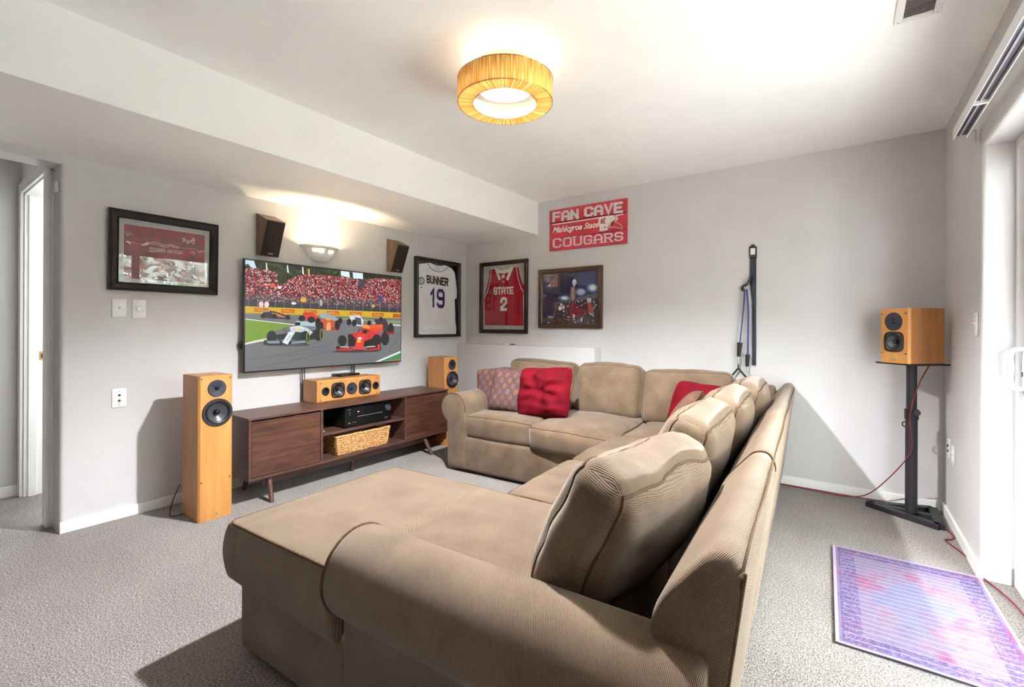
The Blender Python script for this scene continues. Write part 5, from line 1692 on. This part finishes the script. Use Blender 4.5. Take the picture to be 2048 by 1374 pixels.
ap = arm_profile(.897, .452, .125, .848, 1.015, .024, 1)
sofa_obj('arm', sweep(ap, 'x', -1.118, -.150, 18, wob=.003, seed=12, endr=.022), lambda c: c.x + .6 * c.y, sm=1.2)
poly_tube('piping', [(-1.118 + .006, c, z) for c, z in [(.0 + p[0], p[1]) for p in ap[1:-2]]], .004)
bp_ = arm_profile(-2.425, .505, .122, -2.478, -2.300, .024, 1)
sofa_obj('arm', sweep(bp_, 'y', 2.872, 3.93, 18, wob=.003, seed=15, endr=.022), lambda c: c.y + c.x, 'sofa_far', sm=1.2)
poly_tube('piping', [(c, 2.872 + .006, z) for c, z in bp_[1:-2]], .004)

# seat cushions
Cushion(.640, .73, .190, .045, .026, .006, .022, 21, .007).build('seat_cushion', TM(-2.010, 3.262, .368), 0, 'sofa_far')
Cushion(.660, .78, .190, .055, .036, .008, .030, 22, .010).build('seat_cushion', TM(-1.390, 3.240, .362, R(1.2), R(1.4)), 0, 'sofa_far')
Cushion(.700, .70, .190, .050, .028, .008, .014, 23, .007).build('seat_cushion', TM(-.710, 3.265, .358), 0, 'sofa_far')
Cushion(.700, .640, .190, .050, .034, .026, .010, 24, .008).build('seat_cushion', TM(-.760, 2.602, .358), 1, 'sofa_far')
Cushion(.700, .630, .185, .035, .022, .018, .006, 25, .006).build('seat_cushion', TM(-.760, 1.968, .360), 1, 'sofa_far')


# chaise cushion: L-shaped in plan so that it passes in front of the near arm
def chaise_cushion():
    bm = B()
    us = [-1.765, -1.745, -1.70, -1.56, -1.40, -1.26, -1.165, -1.145, -1.00, -.80, -.60, -.44, -.41]
    vs = [.845, .865, .91, .985, 1.025, 1.045, 1.15, 1.30, 1.45, 1.58, 1.625, 1.642]
    zs = [.255, .275, .36, .435, .455]

    def inside(i, j):
        return not (us[i] >= -1.146 and vs[j + 1] <= 1.026)
    vid = {}

    def V(i, j, k):
        if (i, j, k) not in vid:
            u, v, z = us[i], vs[j], zs[k]
            q = (z - .355) / .10
            fu = max(0, 1 - ((u + 1.09) / .68) ** 2); fv = max(0, 1 - ((v - 1.24) / .40) ** 2)
            if k == 4: z += .026 * fu ** .6 * fv ** .6
            if k == 0: z -= .012 * max(0, 1 - ((u + 1.45) / .33) ** 2) * max(0, 1 - ((v - .85) / .2) ** 2) + .0
            bul = max(0, 1 - q * q)
            if i == 0: u -= .030 * bul
            if j == 0: v -= .020 * bul
            if j == len(vs) - 1: v += .014 * bul
            # hanging lower towards the arm on the near side
            if v < 1.0: z -= .018 * max(0, (u + 1.765) / .62) * (1 if k < 2 else .4)
            vid[(i, j, k)] = bm.bm.verts.new(Vector((u, v, z)) + soft((u, v, z), .004, 5, 40))
        return vid[(i, j, k)]
    nu, nv, nz = len(us) - 1, len(vs) - 1, len(zs) - 1
    for i in range(nu):
        for j in range(nv):
            if not inside(i, j): continue
            for k in (0, nz):
                bm.bm.faces.new([V(i, j, k), V(i + 1, j, k), V(i + 1, j + 1, k), V(i, j + 1, k)])
            for (di, dj, e0, e1) in ((-1, 0, (0, 0), (0, 1)), (1, 0, (1, 0), (1, 1)), (0, -1, (0, 0), (1, 0)), (0, 1, (0, 1), (1, 1))):
                a, b = i + di, j + dj
                if 0 <= a < nu and 0 <= b < nv and inside(a, b): continue
                for k in range(nz):
                    bm.bm.faces.new([V(i + e0[0], j + e0[1], k), V(i + e1[0], j + e1[1], k), V(i + e1[0], j + e1[1], k + 1), V(i + e0[0], j + e0[1], k + 1)])
    o = sofa_obj('chaise_cushion', bm, lambda c: c.x + .35 * c.y, subd=2, sm=3.0)
    for k, dz in ((4, .002), (0, -.002)):
        path = []
        for i in range(6, 0, -1): path.append((i, 0))
        for j in range(1, nv): path.append((0, j))
        for i in range(1, nu): path.append((i, nv))
        P_ = []
        for (i, j) in path:
            u, v, z = us[i], vs[j], zs[k]
            fu = max(0, 1 - ((u + 1.09) / .68) ** 2); fv = max(0, 1 - ((v - 1.24) / .40) ** 2)
            if k == 4: z += .026 * fu ** .6 * fv ** .6 - .004
            if k == 0:
                z -= .012 * max(0, 1 - ((u + 1.45) / .33) ** 2) * max(0, 1 - ((v - .85) / .2) ** 2) - .004
            if v < 1.0: z -= .018 * max(0, (u + 1.765) / .62) * (1 if k < 2 else .4)
            q = Vector((u, v, z)) + soft((u, v, z), .004, 5, 40)
            ins = .006 if k == 4 else .016
            if i <= 1: q.x += ins
            if j == 0: q.y += ins * .7
            if j == nv: q.y -= ins * .7
            if k == 0: q.z += .006
            P_.append(q)
        b = B().tube(spline(P_, 4), .0052, 7); me = b.mesh('piping', 2.0); setrib(me, lambda c: 0.0)
        link('piping', me, M['piping'], o)
    return o


chaise_cushion()

# back cushions of the far section (tilted back): local x width, y height, z thickness
def back_cushion_far(u, v, z, w, h, th, tilt, seed, rz=0.0, ry=0.0, **k):
    return Cushion(w, h, th, .078, .055, .010, .014, seed, .010, **k).build('back_cushion', TM(u, v, z, PI / 2 - tilt, ry, rz), 0, 'sofa_far')


back_cushion_far(-2.005, 3.60, .640, .690, .450, .170, .20, 31, 0, math.radians(2.0))
back_cushion_far(-1.375, 3.60, .640, .570, .450, .175, .20, 32)
back_cushion_far(-.770, 3.60, .625, .660, .430, .170, .22, 33, 0, math.radians(-.5))


# back cushions of the long right section: local x runs along v
def back_cushion_side(u, v, z, w, h, th, tilt, seed, rz=0.0, amp=.008, rib=1, spin=0.0, **k):
    m = Matrix.Translation((u, v, z)) @ Matrix.Rotation(PI / 2 + rz, 4, 'Z') @ Matrix.Rotation(PI / 2 + tilt, 4, 'X') @ Matrix.Rotation(spin, 4, 'Z')
    return Cushion(w, h, th, .055, .060, .022, .020, seed, amp, **k).build('back_cushion', m, rib)


back_cushion_side(-.428, 1.300, .640, .640, .385, .155, .42, 41, -.15, .017, n=26, spin=-.05)
back_cushion_side(-.408, 1.985, .655, .585, .385, .150, .36, 42, -.02, .008)
back_cushion_side(-.388, 2.590, .658, .580, .385, .150, .34, 43)
back_cushion_side(-.345, 3.165, .660, .520, .385, .145, .30, 44)


# ------------------------------------------------------------------ throw pillows (things of their own)
def pillow(name, label, u, v, z, w, h, th, rx, ry, rz, mat, seed, tuft=False, amp=.008, group=None):
    root = thing(name, label, 'pillow', (0, 0, 0), 0, group)
    wx, wy = u * ct - v * sn, u * sn + v * ct
    m = Matrix.Rotation(TH + rz, 4, 'Z') @ Matrix.Rotation(ry, 4, 'Y') @ Matrix.Rotation(PI / 2 - rx, 4, 'X')
    N = 30
    bm = B(); ids = {}

    def P(s, t, q):
        inx = 1 - .045 * (1 - t * t) ; iny = 1 - .045 * (1 - s * s)
        x = s * w / 2 * (1 - .05 * (1 - abs(t)) * abs(s) ** 3); y = t * h / 2 * (1 - .05 * (1 - abs(s)) * abs(t) ** 3)
        rc = 1 - .075 * (abs(s) * abs(t)) ** 5
        x *= rc; y *= rc
        k = max(0, (1 - s ** 4)) ** .55 * max(0, (1 - t ** 4)) ** .55
        zz = q * (th / 2 * k + .004)
        p = Vector((x, y, zz))
        if tuft:
            r2 = math.hypot(s * 1.0, t * 1.0)
            zz -= q * th * .30 * math.exp(-(r2 / .16) ** 2)
            a = math.atan2(t, s)
            zz += q * (.013 * math.sin(a * 7 + 1.3 * seed + 3 * r2) * min(1, r2 * 2.2) + .006 * math.sin(t * 17 + 2 * s + math.sin(s * 5))) * k
            p.z = zz
        return p + soft(p, amp, 9, seed) * (k * .8 + .2)
    for q in (1, -1):
        for i in range(N):
            for j in range(N):
                vs_ = []
                for (a, b) in ((i, j), (i + 1, j), (i + 1, j + 1), (i, j + 1)):
                    if (a, b, q) not in ids:
                        ids[(a, b, q)] = bm.bm.verts.new(P(-1 + 2 * a / N, -1 + 2 * b / N, q))
                    vs_.append(ids[(a, b, q)])
                bm.bm.faces.new(vs_ if q > 0 else vs_[::-1])
    for i in range(N):
        for (A0, A1) in (((i, 0), (i + 1, 0)), ((i, N), (i + 1, N)), ((0, i), (0, i + 1)), ((N, i), (N, i + 1))):
            bm.bm.faces.new((ids[A0 + (1,)], ids[A1 + (1,)], ids[A1 + (-1,)], ids[A0 + (-1,)]))
    me = bm.mesh('pillow_cover', 3.0)
    me.transform(m)
    zmin = min(v_.co.z for v_ in me.vertices)
    o = link('pillow_cover', me, mat, root)
    root.location = (wx, wy, z + zmin)
    o.location = (0, 0, -zmin)
    # seam cord round the edge
    path = []
    K = 40
    for i in range(K): path.append((-1 + 2 * i / K, -1))
    for i in range(K): path.append((1, -1 + 2 * i / K))
    for i in range(K): path.append((1 - 2 * i / K, 1))
    for i in range(K): path.append((-1, 1 - 2 * i / K))
    b2 = B().tube([m @ P(a, b, 0) for a, b in path], .0035, 6, True)
    e = link('edge_cord', b2.mesh('edge_cord', 2.0), mat, root); e.location = (0, 0, -zmin)
    return root


def dots_mat():
    t = NT('mauve_dotted_fabric')
    tc = t.add('ShaderNodeTexCoord'); mp = t.add('ShaderNodeMapping'); mp.inputs['Scale'].default_value = (12, 12, 12)
    t.ln(tc.outputs['Object'], mp.inputs['Vector'])
    sx = t.add('ShaderNodeSeparateXYZ'); t.ln(mp.outputs[0], sx.inputs[0])

    def mth(op, a, b=None):
        m = t.add('ShaderNodeMath', operation=op)
        for i, q in enumerate((a, b)):
            if q is None: continue
            if isinstance(q, (int, float)): m.inputs[i].default_value = q
            else: t.ln(q, m.inputs[i])
        return m.outputs[0]
    x = mth('MULTIPLY', sx.outputs[0], 1.25); z = mth('MULTIPLY', sx.outputs[2], .95)
    p = mth('ADD', x, z); q = mth('SUBTRACT', x, z)
    fp = mth('SUBTRACT', mth('FRACT', p), .5); fq = mth('SUBTRACT', mth('FRACT', q), .5)
    d = mth('SQRT', mth('ADD', mth('MULTIPLY', fp, fp), mth('MULTIPLY', fq, fq)))
    dot = mth('LESS_THAN', d, .36)
    wn_ = t.add('ShaderNodeTexWhiteNoise', noise_dimensions='2D')
    cb = t.add('ShaderNodeCombineXYZ'); t.ln(mth('FLOOR', p), cb.inputs[0]); t.ln(mth('FLOOR', q), cb.inputs[1]); t.ln(cb.outputs[0], wn_.inputs['Vector'])
    dc = t.ramp(wn_.outputs['Value'], [(0, lin((108, 80, 68))), (.3, lin((98, 76, 72))), (.55, lin((114, 84, 66))), (.75, lin((98, 90, 92))), (.9, lin((104, 80, 73)))], 'CONSTANT')
    n = t.add('ShaderNodeTexNoise'); n.inputs['Scale'].default_value = 300; t.ln(tc.outputs['Object'], n.inputs['Vector'])
    m = t.add('ShaderNodeMix'); m.data_type = 'RGBA'; m.inputs[6].default_value = lin((88, 65, 66)); t.ln(dot, m.inputs[0]); t.ln(dc, m.inputs[7])
    t.ln(m.outputs[2], t.b.inputs['Base Color']); t.b.inputs['Roughness'].default_value = .85; t.b.inputs['Specular IOR Level'].default_value = .15
    t.bump(n.outputs['Fac'], .3, .001)
    return t.m


DOTS = dots_mat()
R_ = math.radians
pillow('throw_pillow', 'mauve dotted throw pillow leaning against the far rolled arm', -2.300, 3.28, .640, .33, .34, .12, R_(14), R_(-7), R_(14), DOTS, 61)
pillow('throw_pillow', 'mauve dotted throw pillow tucked beside the red cushion', -2.085, 3.18, .640, .33, .36, .13, R_(20), R_(4), R_(10), DOTS, 62)
pillow('throw_pillow', 'big crimson tufted cushion standing upright on the far seat', -1.745, 3.165, .655, .46, .40, .17, R_(18), R_(-4), R_(0), M['red_fabric'], 63, True, .012)
pillow('throw_pillow', 'crimson cushion in the sofa corner mostly hidden by back cushions', -.66, 3.28, .60, .42, .40, .14, R_(20), R_(0), R_(-35), M['red_fabric'], 64)
MAUVE = plain('dusty_brown_velvet', (88, 63, 50), .8, spec=.15, var=.12, scale=14, bump=.2, bscale=80)
pillow('throw_pillow', 'dusty brown pillow leaning on the back cushions near the corner', -.60, 2.62, .625, .44, .42, .13, R_(30), R_(0), R_(-84), MAUVE, 65)

# ------------------------------------------------------------------ bed glimpsed through the bedroom doorway
t = thing('bed', 'pale covered bed corner glimpsed through the bedroom doorway', 'bed', (-6.2, 1.35, 0), 0)
B().box(-.5, .5, -.45, 1.3, .24, .52, .05, 4).obj('mattress', plain('pale_bed_cover', (214, 202, 192), .9), t, .8)
B().box(-.48, .48, -.43, 1.28, .14, .26, .01).obj('bed_frame', M['white_plastic'], t)
for x in (-.44, .44):
    for y in (-.39, 1.24):
        B().box(x - .03, x + .03, y - .03, y + .03, 0, .14, .004).obj('leg', M['frame_brown'], t)
